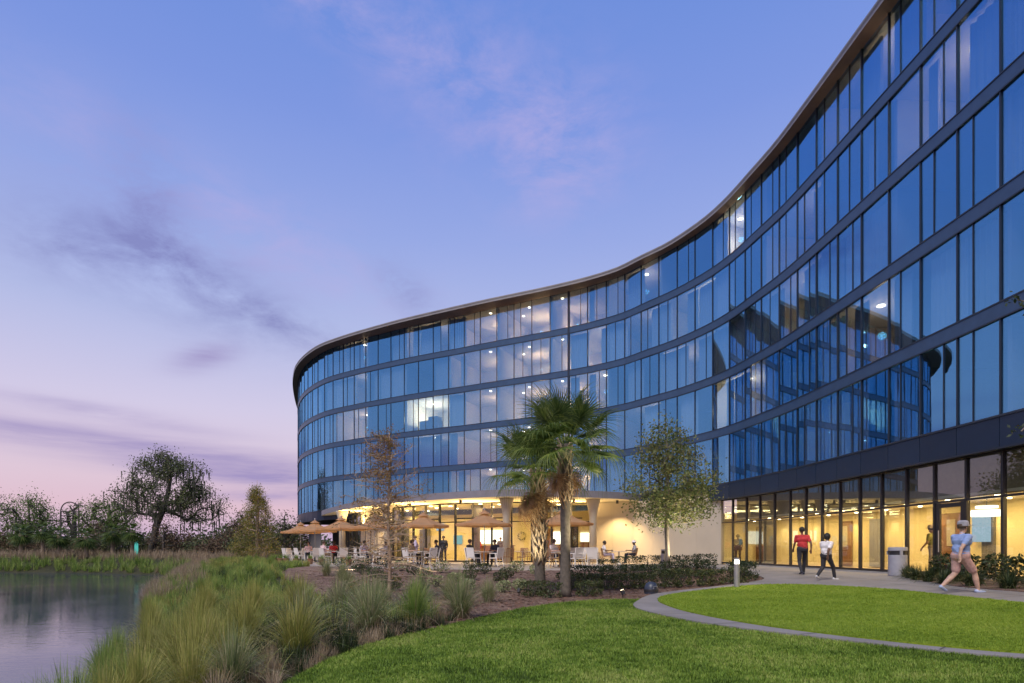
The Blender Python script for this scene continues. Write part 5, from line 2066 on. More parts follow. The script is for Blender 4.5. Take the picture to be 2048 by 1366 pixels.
# far bank reeds: mass of grasses at the water line and above
fb = []
for a, b_ in zip(SHORE[10:14], SHORE[11:15]):
    L_ = np.linalg.norm(b_ - a)
    nn = np.array([(b_ - a)[1], -(b_ - a)[0]]) / L_
    for k in range(int(min(L_, 40) * 26)):
        fb.append(np.append(a + (b_ - a) / L_ * rg.uniform(0, min(L_, 40)) + nn * (1.2 + 9 * rg.uniform() ** 1.3), 0))
fb = np.array(fb)
fb[:, 2] = H(fb[:, 0], fb[:, 1]) - 0.05
far_p = [blades(22, rg, 0.4, 0.4, 0.85, 0.014, 0.4, 2, 0.5) for _ in range(3)]
dd = shore_dist(fb[:, 0], fb[:, 1])
k1 = dd < 3.2
for nm, msk, mat, lb in (('far_reeds', k1, 'reed_green', 'dark green reeds lining the far edge of the pond'), ('far_grass', ~k1, 'reed_straw', 'pinkish dry grass on the far bank behind the reeds')):
    V, F = scatter(far_p, fb[msk], rg.uniform(0.7, 1.4, msk.sum()), rg)
    tag(mesh_obj(nm, np_mesh(nm, V, F), None, mat), lb, 'grass', kind='stuff')

# tree just outside the right edge whose twigs reach into view
rr = np.random.default_rng(90)
tips = ell(rr, (0, 0, 6.2), (1.15, 1.2, 2.6), 26, 0.3) + [np.array([-1.42, 0.35, 5.55]), np.array([-1.12, 0.3, 5.35]), np.array([-1.35, 0.35, 3.15]), np.array([-1.15, 0.3, 3.4])]
plant_tree('slim_tree', 'slim tree beside the shop glass whose twigs reach past the edge', (10.6, 10.55, h1(10.6, 10.55)), [(0, 0, 0), (0, 0, 1.5), (0.03, 0, 3), (0, 0, 4.5), (0, 0, 6.5)], tips, 0.008, 'shrub_dark', 'bark', 16, 0.11, 0.05, 91, 0.07)


# ------------------------------------------------------------------ terrace furniture
def armchair(mat):
    t = empty('armchair', (0, 0, 0))
    s = MB().box((0, 0.01, 0.43), (0.47, 0.46, 0.035)).box((0, 0.235, 0.415), (0.47, 0.02, 0.05))
    s.build('seat', mat, t)
    bk = MB()
    Mx = Matrix.Translation((0, -0.23, 0.46)) @ Matrix.Rotation(R(12), 4, 'X')
    if mat == 'teak':
        bk.box((-0.22, 0, 0.22), (0.04, 0.03, 0.5), Mx).box((0.22, 0, 0.22), (0.04, 0.03, 0.5), Mx)
        bk.box((0, 0, 0.46), (0.40, 0.03, 0.06), Mx)
        b_ = bk.build('backrest', mat, t)
        for k in range(5):
            MB().box((-0.14 + 0.07 * k, 0, 0.23), (0.035, 0.018, 0.40), Mx).build('slat', mat, b_)
    else:
        bk.box((0, 0, 0.24), (0.42, 0.025, 0.44), Mx)
        bk.box((-0.225, 0, 0.23), (0.035, 0.04, 0.50), Mx).box((0.225, 0, 0.23), (0.035, 0.04, 0.50), Mx).box((0, 0, 0.48), (0.48, 0.04, 0.035), Mx)
        bk.build('backrest', mat, t)
    for sx in (-1, 1):
        MB().tube([(sx * 0.22, 0.22, 0.66), (sx * 0.225, 0.23, 0.42), (sx * 0.235, 0.27, 0)], [0.018, 0.02, 0.017], 6).build('leg', mat, t)
        MB().tube([(sx * 0.22, -0.22, 0.44), (sx * 0.23, -0.25, 0.22), (sx * 0.235, -0.31, 0)], [0.022, 0.02, 0.017], 6).build('leg', mat, t)
        MB().box((sx * 0.235, 0.0, 0.665), (0.05, 0.48, 0.028)).build('armrest', mat, t)
    return t


def cafe_table():
    t = empty('cafe_table', (0, 0, 0))
    MB().lathe([(0.47, 0.715), (0.48, 0.73), (0.475, 0.75)], sides=28).build('table_top', 'table_stone', t)
    MB().lathe([(0.04, 0.03), (0.04, 0.716)], sides=12).build('pedestal', 'metal_grey', t)
    MB().lathe([(0.27, 0), (0.26, 0.02), (0.06, 0.045)], sides=20).build('foot', 'metal_grey', t)
    return t


def parasol(r=1.5):
    t = empty('parasol', (0, 0, 0))
    cv = MB()
    n, m_ = 8, 5
    rings = []
    for j in range(m_ + 1):
        u = 0.10 + 0.90 * j / m_
        ring = []
        for k in range(n * 4):
            a = 2 * math.pi * k / (n * 4)
            f = (k % 4) / 4.0
            flat = math.cos(math.pi / n) / math.cos((f - 0.5) * 2 * math.pi / n)
            rr_ = r * u * flat
            sag = 0.03 * math.sin(math.pi * f) * u
            z = 2.78 - 0.60 * u - 0.10 * math.sin(u * math.pi) - sag
            ring.append(Vector((rr_ * math.cos(a), rr_ * math.sin(a), z)))
        rings.append(ring)
    N = n * 4
    for j in range(m_):
        for k in range(N):
            cv.quad(rings[j][k], rings[j + 1][k], rings[j + 1][(k + 1) % N], rings[j][(k + 1) % N])
    low = [p + Vector((0, 0, -0.11)) for p in rings[-1]]
    for k in range(N):
        cv.quad(rings[-1][k], low[k], low[(k + 1) % N], rings[-1][(k + 1) % N])
    c = cv.build('cloth', 'umbrella_cloth', t, True)
    vt = MB()
    for k in range(N):
        a0, a1 = 2 * math.pi * k / N, 2 * math.pi * (k + 1) / N
        vt.quad((0.03 * math.cos(a0), 0.03 * math.sin(a0), 2.90), (0.34 * math.cos(a0), 0.34 * math.sin(a0), 2.70), (0.34 * math.cos(a1), 0.34 * math.sin(a1), 2.70), (0.03 * math.cos(a1), 0.03 * math.sin(a1), 2.90))
    vt.build('vent_cap', 'umbrella_cloth', c, True)
    MB().lathe([(0.024, 0.05), (0.024, 2.90), (0.035, 2.93), (0.03, 3.0), (0.005, 3.03)], sides=10).build('pole', 'metal_grey', t, True)
    MB().lathe([(0.30, 0), (0.30, 0.06), (0.27, 0.09), (0.05, 0.11), (0.04, 0.30)], sides=20).build('base', 'black_plastic', t)
    for k in range(n):
        a = 2 * math.pi * k / n
        MB().tube([(0.03 * math.cos(a), 0.03 * math.sin(a), 2.70), (r * 0.5 * math.cos(a), r * 0.5 * math.sin(a), 2.36), (r * 0.97 * math.cos(a), r * 0.97 * math.sin(a), 2.14)], 0.010, 4).build('rib', 'teak', t)
    return t


PZ = 0.02
chairW, chairT, tabP, parP = armchair('white_resin'), armchair('teak'), cafe_table(), parasol()
used = set()


def put(proto, x, y, rz, label, cat, group, z=PZ):
    if proto.name in used:
        o = copy_tree(proto)
    else:
        used.add(proto.name)
        o = proto
    o.location = (x, y, z)
    o.rotation_euler = (0, 0, rz)
    tag(o, label, cat, group)
    return o


ORD = ['nearest the cream wall', 'second from the cream wall', 'third from the cream wall', 'fourth from the cream wall', 'fifth from the cream wall', 'sixth from the cream wall', 'at the far end of the terrace']
PAR = [(2.58, 30.0), (-1.44, 31.2), (-4.9, 33.2), (-8.2, 35.9), (-10.75, 37.8), (-13.8, 42.0), (-16.0, 45.4)]
arn = random.Random(31)
CH = []
for k, (x, y) in enumerate(PAR):
    put(parP, x, y, arn.uniform(0, 1), 'open tan parasol over a cafe table, %s' % ORD[k], 'parasol', 'tan parasols on the terrace')
    put(tabP, x + 0.02, y - 0.75, 0, 'round stone-topped cafe table beside the parasol pole %s' % ORD[k], 'table', 'cafe tables on the terrace')
    a0 = arn.uniform(-0.3, 0.3)
    for q_ in range(4):
        a = a0 + math.pi / 4 + q_ * math.pi / 2
        CH.append((k, x + 0.02 + 0.78 * math.cos(a), y - 0.75 + 0.78 * math.sin(a), a + math.pi / 2 + arn.gauss(0, 0.15), chairW if k != 0 or q_ % 2 else chairT))
for k, x, y, rz, pr in CH:
    if pr is chairT:
        put(pr, x, y, rz, 'brown slatted armchair at the table under the parasol %s' % ORD[k], 'chair', 'brown slatted chairs on the terrace')
    else:
        put(pr, x, y, rz, 'white armchair at the table under the parasol %s' % ORD[k], 'chair', 'white armchairs under the parasols')
# chairs and table against the lit cream wall
put(tabP, 6.45, 36.2, 0, 'round cafe table between two diners by the lit cream wall', 'table', 'cafe tables on the terrace')
MAN_C, HAT_C = (5.72, 36.2), (7.25, 36.3)
put(chairT, MAN_C[0], MAN_C[1], R(-90), 'brown slatted chair the diner in white sits on', 'chair', 'brown slatted chairs on the terrace')
put(chairT, HAT_C[0], HAT_C[1], R(90), 'brown slatted chair the diner with the hat sits on', 'chair', 'brown slatted chairs on the terrace')
put(chairT, 4.75, 34.0, R(-75), 'brown slatted chair standing empty between the white chairs and the cream wall', 'chair', 'brown slatted chairs on the terrace')
for x, y, rz in ((3.2, 28.6, R(100)), (3.85, 28.4, R(-20)), (4.2, 31.0, R(170)), (3.4, 31.6, R(200))):
    put(chairW, x, y, rz, 'white armchair standing loose between the palms and the cream wall', 'chair', 'loose white armchairs by the palms')
for x, y, rz in ((-0.2, 35.2, R(20)), (0.9, 35.6, R(-70)), (0.6, 34.2, R(160)), (1.5, 34.0, R(80)), (-6.5, 38.6, R(30)), (-5.3, 38.9, R(-40))):
    put(chairT, x, y, rz, 'brown slatted chair on the inner terrace close to the restaurant glass', 'chair', 'brown slatted chairs by the restaurant glass')
put(tabP, 0.6, 35.0, 0, 'round cafe table on the inner terrace beside the flared column', 'table', 'cafe tables on the terrace')
put(tabP, -5.9, 38.2, 0, 'round cafe table on the inner terrace behind the third parasol', 'table', 'cafe tables on the terrace')

# potted plants along the terrace edge
pot = empty('potted_plant', (0, 0, 0))
MB().lathe([(0.13, 0), (0.17, 0.28), (0.185, 0.28), (0.185, 0.33), (0.165, 0.33), (0.16, 0.27)], sides=16).build('pot', 'terracotta', pot)
V, F = blades(70, rg, 0.3, 0.2, 0.42, 0.012, 0.6, 3, 0.6, 0.10)
lf = mesh_obj('leaves', np_mesh('leaves', V, F), pot, 'reed_green')
lf.location = (0, 0, 0.28)
for x, y in ((-14.2, 35.9), (-13.7, 35.5), (-13.2, 35.1), (-12.55, 34.9), (-11.6, 34.5), (-8.7, 32.0), (-10.6, 33.4)):
    put(pot, x, y, arn.uniform(0, 6), 'small terracotta pot of grass on the outer terrace edge', 'plant pot', 'pots along the outer terrace edge')

# ------------------------------------------------------------------ street furniture
def bollard(name, x, y, hh, r, lit, label, body):
    t = empty(name, (x, y, h1(x, y) + 0.03), 0, label, 'bollard')
    MB().lathe([(r, 0), (r, hh * 0.80), (r * 0.98, hh * 0.805)], sides=20).build('post', body, t)
    MB().lathe([(r * 0.80, hh * 0.805), (r * 0.80, hh * 0.93)], sides=20).build('lens', 'lamp_white' if lit else 'black_plastic', t)
    MB().lathe([(r * 1.02, hh * 0.93), (r * 1.04, hh * 0.985), (r * 0.8, hh)], sides=20).build('cap', body, t)
    if lit:
        lamp('bollard_light', (0, 0, hh * 0.87), 'POINT', 75, (1.0, 0.72, 0.42), 0.11, parent=t)
    return t


bollard('bollard_light', 6.95, 18.55, 0.92, 0.085, True, 'grey bollard with a glowing top beside the ring path', 'metal_grey')
bollard('bollard_light', 6.45, 25.6, 0.95, 0.10, False, 'unlit bollard with a black cap in front of the cream wall', 'metal_grey')

tb_ = empty('litter_bin', (12.95, 20.15, h1(12.95, 20.15) + 0.03), 0, 'round grey litter bin with a dark slot beside the shop glass', 'bin')
MB().lathe([(0.27, 0), (0.28, 0.03), (0.28, 0.68), (0.275, 0.70)], sides=28).build('body', 'bin_grey', tb_)
MB().lathe([(0.25, 0.70), (0.25, 0.84)], sides=28).build('opening', 'black_plastic', tb_)
MB().lathe([(0.285, 0.84), (0.29, 0.87), (0.285, 0.95), (0.25, 0.965)], sides=28).build('lid', 'bin_grey', tb_)
for k in range(3):
    a = R(20 + 120 * k)
    MB().box((0.268 * math.cos(a), 0.268 * math.sin(a), 0.77), (0.09, 0.03, 0.139), None).build('strut', 'bin_grey', tb_)

dm_ = empty('dome_speaker', (4.0, 17.25, h1(4.0, 17.25)), R(20), 'dark dome-shaped garden speaker in the mulch beside the path end', 'speaker')
MB().lathe([(0.19, 0), (0.20, 0.05), (0.20, 0.14), (0.185, 0.22), (0.14, 0.30), (0.07, 0.345), (0.0, 0.355)], sides=24, caps=False).build('dome', 'dome_blue', dm_, True)
MB().lathe([(0.204, 0.06), (0.207, 0.07), (0.207, 0.13), (0.204, 0.14)], sides=24, caps=False).build('grille', 'black_plastic', dm_)
MB().tube([(-0.06, -0.20, 0.16), (-0.06, -0.225, 0.16), (-0.06, -0.225, 0.23), (0.05, -0.215, 0.23), (0.05, -0.19, 0.23)], 0.012, 5).build('bracket', 'metal_grey', dm_)

# landscape up-lights
def uplight(x, y, target, energy, label, spot=70, col=(1.0, 0.86, 0.55)):
    z = h1(x, y)
    t = empty('garden_uplight', (x, y, z), 0, label, 'lamp', 'garden up-lights in the planting')
    d = (Vector(target) - Vector((x, y, z + 0.16))).normalized()
    q = d.to_track_quat('Z', 'Y')
    st = MB().lathe([(0.015, 0), (0.015, 0.12)], sides=8).build('stake', 'black_plastic', t)
    hd = MB().lathe([(0.05, -0.06), (0.06, 0.06), (0.055, 0.06)], sides=14).build('housing', 'black_plastic', t)
    hd.location = (0, 0, 0.16)
    hd.rotation_euler = q.to_euler()
    ln = MB().lathe([(0.05, 0.062), (0.03, 0.066)], sides=14).build('lens', 'lamp_warm', hd)
    lamp('uplight_beam', tuple(Vector((0, 0, 0.16)) + d * 0.09), 'SPOT', energy, col, 0.05, (-d).to_track_quat('Z', 'Y').to_euler(), spot, t)


uplight(2.9, 15.7, (1.5, 16.4, 3.5), 800, 'small black up-light at the right foot of the taller palm')
uplight(0.2, 16.9, (0.9, 18.3, 2.9), 480, 'small black up-light in front of the shorter palm')
uplight(6.75, 23.45, (6.2, 23.85, 3.6), 900, 'small black up-light at the foot of the oak', 85)
uplight(-2.0, 14.4, (-3.3, 16.2, 2.6), 140, 'small black up-light beside the bare cypress', 85, (1.0, 0.84, 0.62))
uplight(5.6, 26.8, (6.2, 36, 2.0), 120, 'small black up-light behind the middle hedge row')
uplight(7.7, 27.2, (8.9, 38, 2.0), 90, 'small black up-light between the rear hedge shrubs')
uplight(8.6, 27.8, (9.8, 37, 2.0), 90, 'small black up-light at the far end of the rear hedge')
uplight(-7.0, 27.5, (-11, 27, -0.2), 150, 'small black up-light by the terrace edge above the grassy slope', 130, (1.0, 0.90, 0.62))


# ------------------------------------------------------------------ people
def flat_mat(name, col, rough=0.8):
    if name not in MATS:
        simple(name, col, rough, 0, 0.28, 9, 0.5, 14)
    return name


def tcap(bm_list, a, b, ra, rb_, n=10, m_=4):
    """closed tapered capsule as (V,F)"""
    a, b = Vector(a), Vector(b)
    d = b - a
    L_ = d.length
    t = d.normalized() if L_ > 1e-6 else Vector((0, 0, 1))
    u = t.cross(Vector((0.3, 0.9, 0.1)))
    if u.length < 0.05:
        u = t.cross(Vector((1, 0, 0)))
    u.normalize()
    w = t.cross(u)
    prof = []
    for k in range(1, m_ + 1):
        an = -math.pi / 2 + math.pi / 2 * k / m_
        prof.append((a + t * (ra * math.sin(an)), ra * math.cos(an)))
    for k in range(0, m_):
        an = math.pi / 2 * k / m_
        prof.append((b + t * (rb_ * math.sin(an)), rb_ * math.cos(an)))
    v = [a - t * ra]
    for c, r_ in prof:
        for k in range(n):
            an = 2 * math.pi * k / n
            v.append(c + (u * math.cos(an) + w * math.sin(an)) * r_)
    v.append(b + t * rb_)
    f = []
    for k in range(n):
        f.append((0, 1 + (k + 1) % n, 1 + k))
    for j in range(len(prof) - 1):
        for k in range(n):
            p0 = 1 + j * n + k
            p1 = 1 + j * n + (k + 1) % n
            f.append((p0, p1, p1 + n, p0 + n))
    e = len(v) - 1
    for k in range(n):
        f.append((e, 1 + (len(prof) - 1) * n + k, 1 + (len(prof) - 1) * n + (k + 1) % n))
    bm_list.append((v, f))


def person(label, loc, rz, P, mats, hair=None, hat=None, group=None, vox=0.013, hold=None):
    """P: joints in metres (forward = +y). mats: skin, top, bottom, shoe. Body is one remeshed surface."""
    parts, segs = [], []

    def add(a, b, ra, rb_, tagi):
        tcap(parts, a, b, ra, rb_)
        segs.append((np.array(a, float), np.array(b, float), ra, rb_, tagi))
    SK, TOP, BOT, SHOE = 0, 1, 2, 3
    pel, chest, neck, head = (Vector(P[k]) for k in ('pelvis', 'chest', 'neck', 'head'))
    fw = Vector(P.get('face', (0, 1, 0))).normalized()
    sd = Vector((1, 0, 0))
    bulk = P.get('bulk', 1.0)
    # trunk
    add(pel + sd * 0.065, pel - sd * 0.065, 0.125 * bulk, 0.125 * bulk, BOT)
    mid = (pel + chest) / 2
    add(pel + (mid - pel) * 0.45 + sd * 0.05, mid - sd * 0.05, 0.125 * bulk, 0.125 * bulk, TOP)
    add(mid + sd * 0.06, mid - sd * 0.06, 0.115 * bulk, 0.115 * bulk, TOP)
    add(chest + sd * 0.085, chest - sd * 0.085, 0.118 * bulk, 0.118 * bulk, TOP)
    sL, sR = Vector(P['shL']), Vector(P['shR'])
    add(sL, sR, 0.070, 0.070, TOP)
    add((chest + neck) / 2, neck, 0.085, 0.058, TOP)
    add(neck, head + Vector((0, 0, -0.06)), 0.052, 0.050, SK)
    # head: skull, face, jaw, nose, ears
    add(head + Vector((0, 0, 0.025)) - fw * 0.018, head + Vector((0, 0, 0.02)) + fw * 0.012, 0.092, 0.085, SK)
    add(head + Vector((0, 0, -0.03)) + fw * 0.02, head + Vector((0, 0, -0.075)) + fw * 0.038, 0.068, 0.045, SK)
    add(head + fw * 0.092 + Vector((0, 0, 0.005)), head + fw * 0.108 + Vector((0, 0, -0.025)), 0.012, 0.016, SK)
    fs = fw.cross(Vector((0, 0, 1))).normalized()
    for s in (-1, 1):
        add(head + fs * (s * 0.088) + Vector((0, 0, 0.015)), head + fs * (s * 0.092) + Vector((0, 0, -0.02)), 0.016, 0.012, SK)
    # arms and hands
    for S in 'LR':
        sh, el_, wr_, hd_ = Vector(P['sh' + S]), Vector(P['el' + S]), Vector(P['wr' + S]), Vector(P['ha' + S])
        sl = P.get('sleeve', 0.6)
        cut = sh + (el_ - sh) * min(1, sl)
        add(sh, cut, 0.066 * (0.5 + 0.5 * bulk), 0.060, TOP)
        if sl < 1:
            add(cut, el_, 0.044, 0.040, SK)
            add(el_, wr_, 0.040, 0.028, SK)
        else:
            add(el_, wr_, 0.050, 0.040, TOP)
        hv = (hd_ - wr_).normalized()
        add(wr_ + hv * 0.02, wr_ + hv * 0.075, 0.030, 0.034, SK)
        hs = hv.cross(fw if abs(hv.dot(fw)) < 0.8 else Vector((0, 0, 1))).normalized()
        cv = hv.cross(hs)
        for q_, (o_, L_) in enumerate(((-0.030, 0.060), (-0.010, 0.074), (0.010, 0.070), (0.030, 0.052))):
            b0 = wr_ + hv * 0.09 + hs * o_
            k1 = b0 + hv * L_ * 0.5 + cv * 0.008
            add(b0, k1, 0.0105, 0.010, SK)
            add(k1, k1 + hv * L_ * 0.42 + cv * 0.022, 0.0098, 0.0088, SK)
        th = wr_ + hv * 0.035 - hs * 0.03
        add(th, th + hv * 0.045 - hs * 0.028 + cv * 0.01, 0.013, 0.010, SK)
    # legs and feet
    for S in 'LR':
        hp_, kn, an_ = Vector(P['hip' + S]), Vector(P['kn' + S]), Vector(P['an' + S])
        sh_ = P.get('shorts', 1.0)      # 1 = long trousers
        if sh_ >= 1:
            add(hp_, kn, 0.092 * bulk, 0.066 * bulk, BOT)
            add(kn, an_ + (kn - an_) * 0.06, 0.064 * bulk, 0.050, BOT)
        else:
            c = hp_ + (kn - hp_) * sh_
            add(hp_, c, 0.092 * bulk, 0.080 * bulk, BOT)
            add(c, kn, 0.066 * bulk, 0.054, SK)
            add(kn, kn + (an_ - kn) * 0.4, 0.054, 0.056 * bulk, SK)
            add(kn + (an_ - kn) * 0.4, an_, 0.055 * bulk, 0.036, SK)
        ft = Vector(P.get('ft' + S, (0, 1, 0))).normalized()
        add(an_ + Vector((0, 0, -0.035)) - ft * 0.045, an_ + Vector((0, 0, -0.045)) + ft * 0.03, 0.040, 0.040, SHOE)
        add(an_ + Vector((0, 0, -0.048)) + ft * 0.02, an_ + ft * 0.155 + Vector((0, 0, -0.056)), 0.040, 0.030, SHOE)
    v, f = [], []
    for pv, pf in parts:
        n_ = len(v)
        v += [tuple(q_) for q_ in pv]
        f += [tuple(n_ + i for i in q_) for q_ in pf]
    me = bpy.data.meshes.new('body_raw')
    me.from_pydata(v, [], f)
    tmp = bpy.data.objects.new('body_raw', me)
    COL.objects.link(tmp)
    rm = tmp.modifiers.new('r', 'REMESH')
    rm.mode = 'VOXEL'
    rm.voxel_size = vox
    sm = tmp.modifiers.new('s', 'SMOOTH')
    sm.factor = 0.5
    sm.iterations = 2
    dg = bpy.context.evaluated_depsgraph_get()
    dg.update()
    out = bpy.data.meshes.new_from_object(tmp.evaluated_get(dg))
    bpy.data.objects.remove(tmp)
    bpy.data.meshes.remove(me)
    # paint by nearest limb
    nv = len(out.vertices)
    co = np.zeros(nv * 3)
    out.vertices.foreach_get('co', co)
    co = co.reshape(-1, 3)
    npol = len(out.polygons)
    ce = np.zeros(npol * 3)
    out.polygons.foreach_get('center', ce)
    ce = ce.reshape(-1, 3)
    best = np.full(npol, 1e9)
    tg = np.zeros(npol, int)
    for a, b, ra, rb_, ti in segs:
        d = b - a
        L2 = max(1e-9, float(d @ d))
        t = np.clip(((ce - a) @ d) / L2, 0, 1)
        dist = np.abs(np.linalg.norm(ce - a - t[:, None] * d, axis=1) - (ra + (rb_ - ra) * t))
        m = dist < best
        best[m] = dist[m]
        tg[m] = ti
    out.name = 'body'
    out.materials.clear()
    for mname in mats:
        out.materials.append(MATS[mname])
    flat_mat('eye_dark', (0.03, 0.025, 0.02), 0.3)
    flat_mat('lip', (0.35, 0.14, 0.11), 0.5)
    out.materials.append(MATS['eye_dark'])
    out.materials.append(MATS['lip'])
    for s in (-1, 1):
        e = np.array(head + fw * 0.085 + fs * (s * 0.034) + Vector((0, 0, 0.012)))
        tg[np.linalg.norm(ce - e, axis=1) < 0.014] = 4
    mth = np.array(head + fw * 0.085 + Vector((0, 0, -0.062)))
    tg[(np.abs(ce - mth) * np.array([1, 1, 3.0])).max(1) < 0.024] = 5
    out.polygons.foreach_set('material_index', tg.astype(np.int32))
    out.polygons.foreach_set('use_smooth', np.ones(npol, bool))
    out.update()
    root = empty('person', loc, rz, label, 'person', group)
    mesh_obj('body', out, root)
    Mh = Matrix.Translation(head) @ Vector((0, 1, 0)).rotation_difference(fw).to_matrix().to_4x4()
    if hair:
        mat_, length = hair
        hb = MB()
        n, m_ = 18, 9
        rings = []
        for j in range(m_ + 1):
            ph = math.pi * 0.5 - (math.pi * 0.5 + length) * j / m_
            ring = []
            for k in range(n):
                a = 2 * math.pi * k / n
                front = max(0, math.sin(a))
                ph2 = max(ph, R(28) * front - (1 - front) * 9)
                rad = 0.108 * (1 + 0.04 * math.sin(k * 5 + j * 3))
                ring.append(Mh @ Vector((rad * 0.93 * math.cos(ph2) * math.cos(a), rad * 1.06 * math.cos(ph2) * math.sin(a) - 0.012, 0.028 + rad * 1.02 * math.sin(ph2))))
            rings.append(ring)
        for j in range(m_):
            for k in range(n):
                hb.quad(rings[j][k], rings[j][(k + 1) % n], rings[j + 1][(k + 1) % n], rings[j + 1][k])
        hb.build('hair', mat_, root, True)
    if hat:
        mat_, brim = hat
        hb = MB().lathe([(brim, 0.035), (brim, 0.045), (0.112, 0.06), (0.112, 0.11), (0.095, 0.15), (0.05, 0.165), (0.0, 0.168)], sides=20, caps=False)
        if brim < 0.12:        # cap with a peak
            hb.box((0, 0.15, 0.055), (0.15, 0.12, 0.012))
        hb.v = [tuple(Mh @ Vector(q_)) for q_ in hb.v]
        hb.build('hat', mat_, root, True)
    return root


def standing(h=1.75, stride=0.0, swing=None, bulk=1.0, sleeve=0.6, shorts=1.0, lean=0.02):
    k = h / 1.75
    sw = stride if swing is None else swing
    P = dict(pelvis=(0, 0, 0.96 - 0.10 * stride), chest=(0, 0.02 + lean, 1.30 - 0.10 * stride), neck=(0, 0.01 + lean * 1.5, 1.46 - 0.10 * stride), head=(0, 0.035 + lean * 2, 1.625 - 0.10 * stride),
             shL=(-0.185, 0.01 + lean, 1.405 - 0.10 * stride), shR=(0.185, 0.01 + lean, 1.405 - 0.10 * stride), bulk=bulk, sleeve=sleeve, shorts=shorts)
    z0 = 0.10 * stride
    P['elL'] = (-0.24, -0.04 + 0.22 * sw, 1.14 - z0)
    P['wrL'] = (-0.23, 0.04 + 0.42 * sw, 0.93 - z0 + 0.10 * abs(sw))
    P['haL'] = (-0.225, 0.08 + 0.47 * sw, 0.84 - z0 + 0.12 * abs(sw))
    P['elR'] = (0.24, -0.04 - 0.24 * sw, 1.14 - z0)
    P['wrR'] = (0.235, 0.02 - 0.36 * sw, 0.92 - z0 + 0.06 * abs(sw))
    P['haR'] = (0.23, 0.05 - 0.38 * sw, 0.83 - z0 + 0.06 * abs(sw))
    P['hipL'], P['hipR'] = (-0.095, 0, 0.92 - z0), (0.095, 0, 0.92 - z0)
    # right leg forward, left leg trailing on its toe
    P['knR'], P['anR'] = (0.10, 0.03 + 0.30 * stride, 0.51 - 0.03 * stride), (0.10, 0.0 + 0.46 * stride, 0.088)
    P['knL'], P['anL'] = (-0.10, 0.03 - 0.06 * stride, 0.50 - 0.03 * stride), (-0.10, 0.0 - 0.48 * stride, 0.088 + 0.10 * stride)
    P['ftR'] = (0.15, 1, 0.0)
    P['ftL'] = (-0.15, 1, -0.45 * stride)
    for key, val_ in P.items():
        if isinstance(val_, tuple) and not key.startswith('ft') and key != 'face':
            P[key] = tuple(c * k for c in val_)
    return P


def sitting(h=1.72, bulk=1.0, sleeve=0.6, shorts=1.0, lean=-0.05, reach=0.30, face=(0, 1, 0), seat=0.45):
    z = seat + 0.115
    P = dict(pelvis=(0, -0.10, z), chest=(0, -0.12 + lean, z + 0.36), neck=(0, -0.12 + lean * 1.2, z + 0.52), head=(0, -0.08 + lean, z + 0.69),
             shL=(-0.185, -0.13 + lean, z + 0.46), shR=(0.185, -0.13 + lean, z + 0.46), bulk=bulk, sleeve=sleeve, shorts=shorts, face=face)
    for s, S in ((-1, 'L'), (1, 'R')):
        P['el' + S] = (s * 0.25, -0.04 + lean, z + 0.20)
        P['wr' + S] = (s * 0.16, 0.02 + reach * 0.72, z + 0.235)
        P['ha' + S] = (s * 0.12, 0.02 + reach, z + 0.235)
        P['hip' + S] = (s * 0.095, -0.08, z - 0.01)
        P['kn' + S] = (s * 0.12, 0.36, z + 0.0)
        P['an' + S] = (s * 0.12, 0.40, 0.092)
        P['ft' + S] = (s * 0.15, 1, 0)
    return P


flat_mat('skin_dark', (0.12, 0.06, 0.035), 0.55)
flat_mat('skin_mid', (0.36, 0.20, 0.13), 0.55)
flat_mat('skin_light', (0.52, 0.33, 0.25), 0.55)
flat_mat('c_red', (0.46, 0.03, 0.035))
flat_mat('c_white', (0.72, 0.68, 0.70))
flat_mat('c_pink', (0.62, 0.44, 0.44))
flat_mat('c_lilac', (0.52, 0.46, 0.62))
flat_mat('c_blue', (0.24, 0.32, 0.56))
flat_mat('c_dark', (0.022, 0.022, 0.03))
flat_mat('c_navy', (0.03, 0.035, 0.06))
flat_mat('c_olive', (0.30, 0.27, 0.08))
flat_mat('c_khaki', (0.40, 0.30, 0.19))
flat_mat('c_salmon', (0.50, 0.30, 0.27))
flat_mat('c_grey', (0.30, 0.29, 0.33))
flat_mat('c_shoeblue', (0.35, 0.42, 0.62))
flat_mat('c_shoewhite', (0.55, 0.55, 0.58))
flat_mat('hair_black', (0.015, 0.012, 0.010), 0.6)
flat_mat('hair_brown', (0.06, 0.035, 0.02), 0.6)

gz = lambda x, y: h1(x, y) + 0.032
# walkers on the path
person('person in red shirt and black trousers walking along the shop front', (10.65, 22.0, gz(10.65, 22.0)), R(-12), standing(1.82, 0.55, bulk=1.08), ['skin_dark', 'c_red', 'c_dark', 'c_navy'], ('hair_black', 0.5), group='walkers on the path')
person('person in white top and black trousers walking behind the red shirt', (10.10, 19.3, gz(10.10, 19.3)), R(-62), standing(1.56, 0.75), ['skin_dark', 'c_white', 'c_dark', 'c_shoewhite'], ('hair_black', 1.1), group='walkers on the path')
person('person in pale blue shirt, salmon shorts and cap striding along the path', (10.2, 13.65, gz(10.2, 13.65)), R(-78), standing(1.70, 0.85, bulk=1.14, shorts=0.8), ['skin_light', 'c_blue', 'c_salmon', 'c_shoeblue'], ('hair_brown', 0.5), ('c_grey', 0.113), 'walkers on the path')
person('person in olive shirt, khaki trousers and sun hat inside the glass corridor', (14.75, 21.0, 0.06), R(20), standing(1.70, 0.45, bulk=1.1), ['skin_mid', 'c_olive', 'c_khaki', 'c_dark'], ('hair_brown', 0.5), ('c_khaki', 0.19))
person('person in dark clothes at the far end of the glass corridor', (12.85, 34.1, 0.06), R(150), standing(1.70, 0.35), ['skin_dark', 'c_navy', 'c_dark', 'c_dark'], ('hair_black', 0.5))
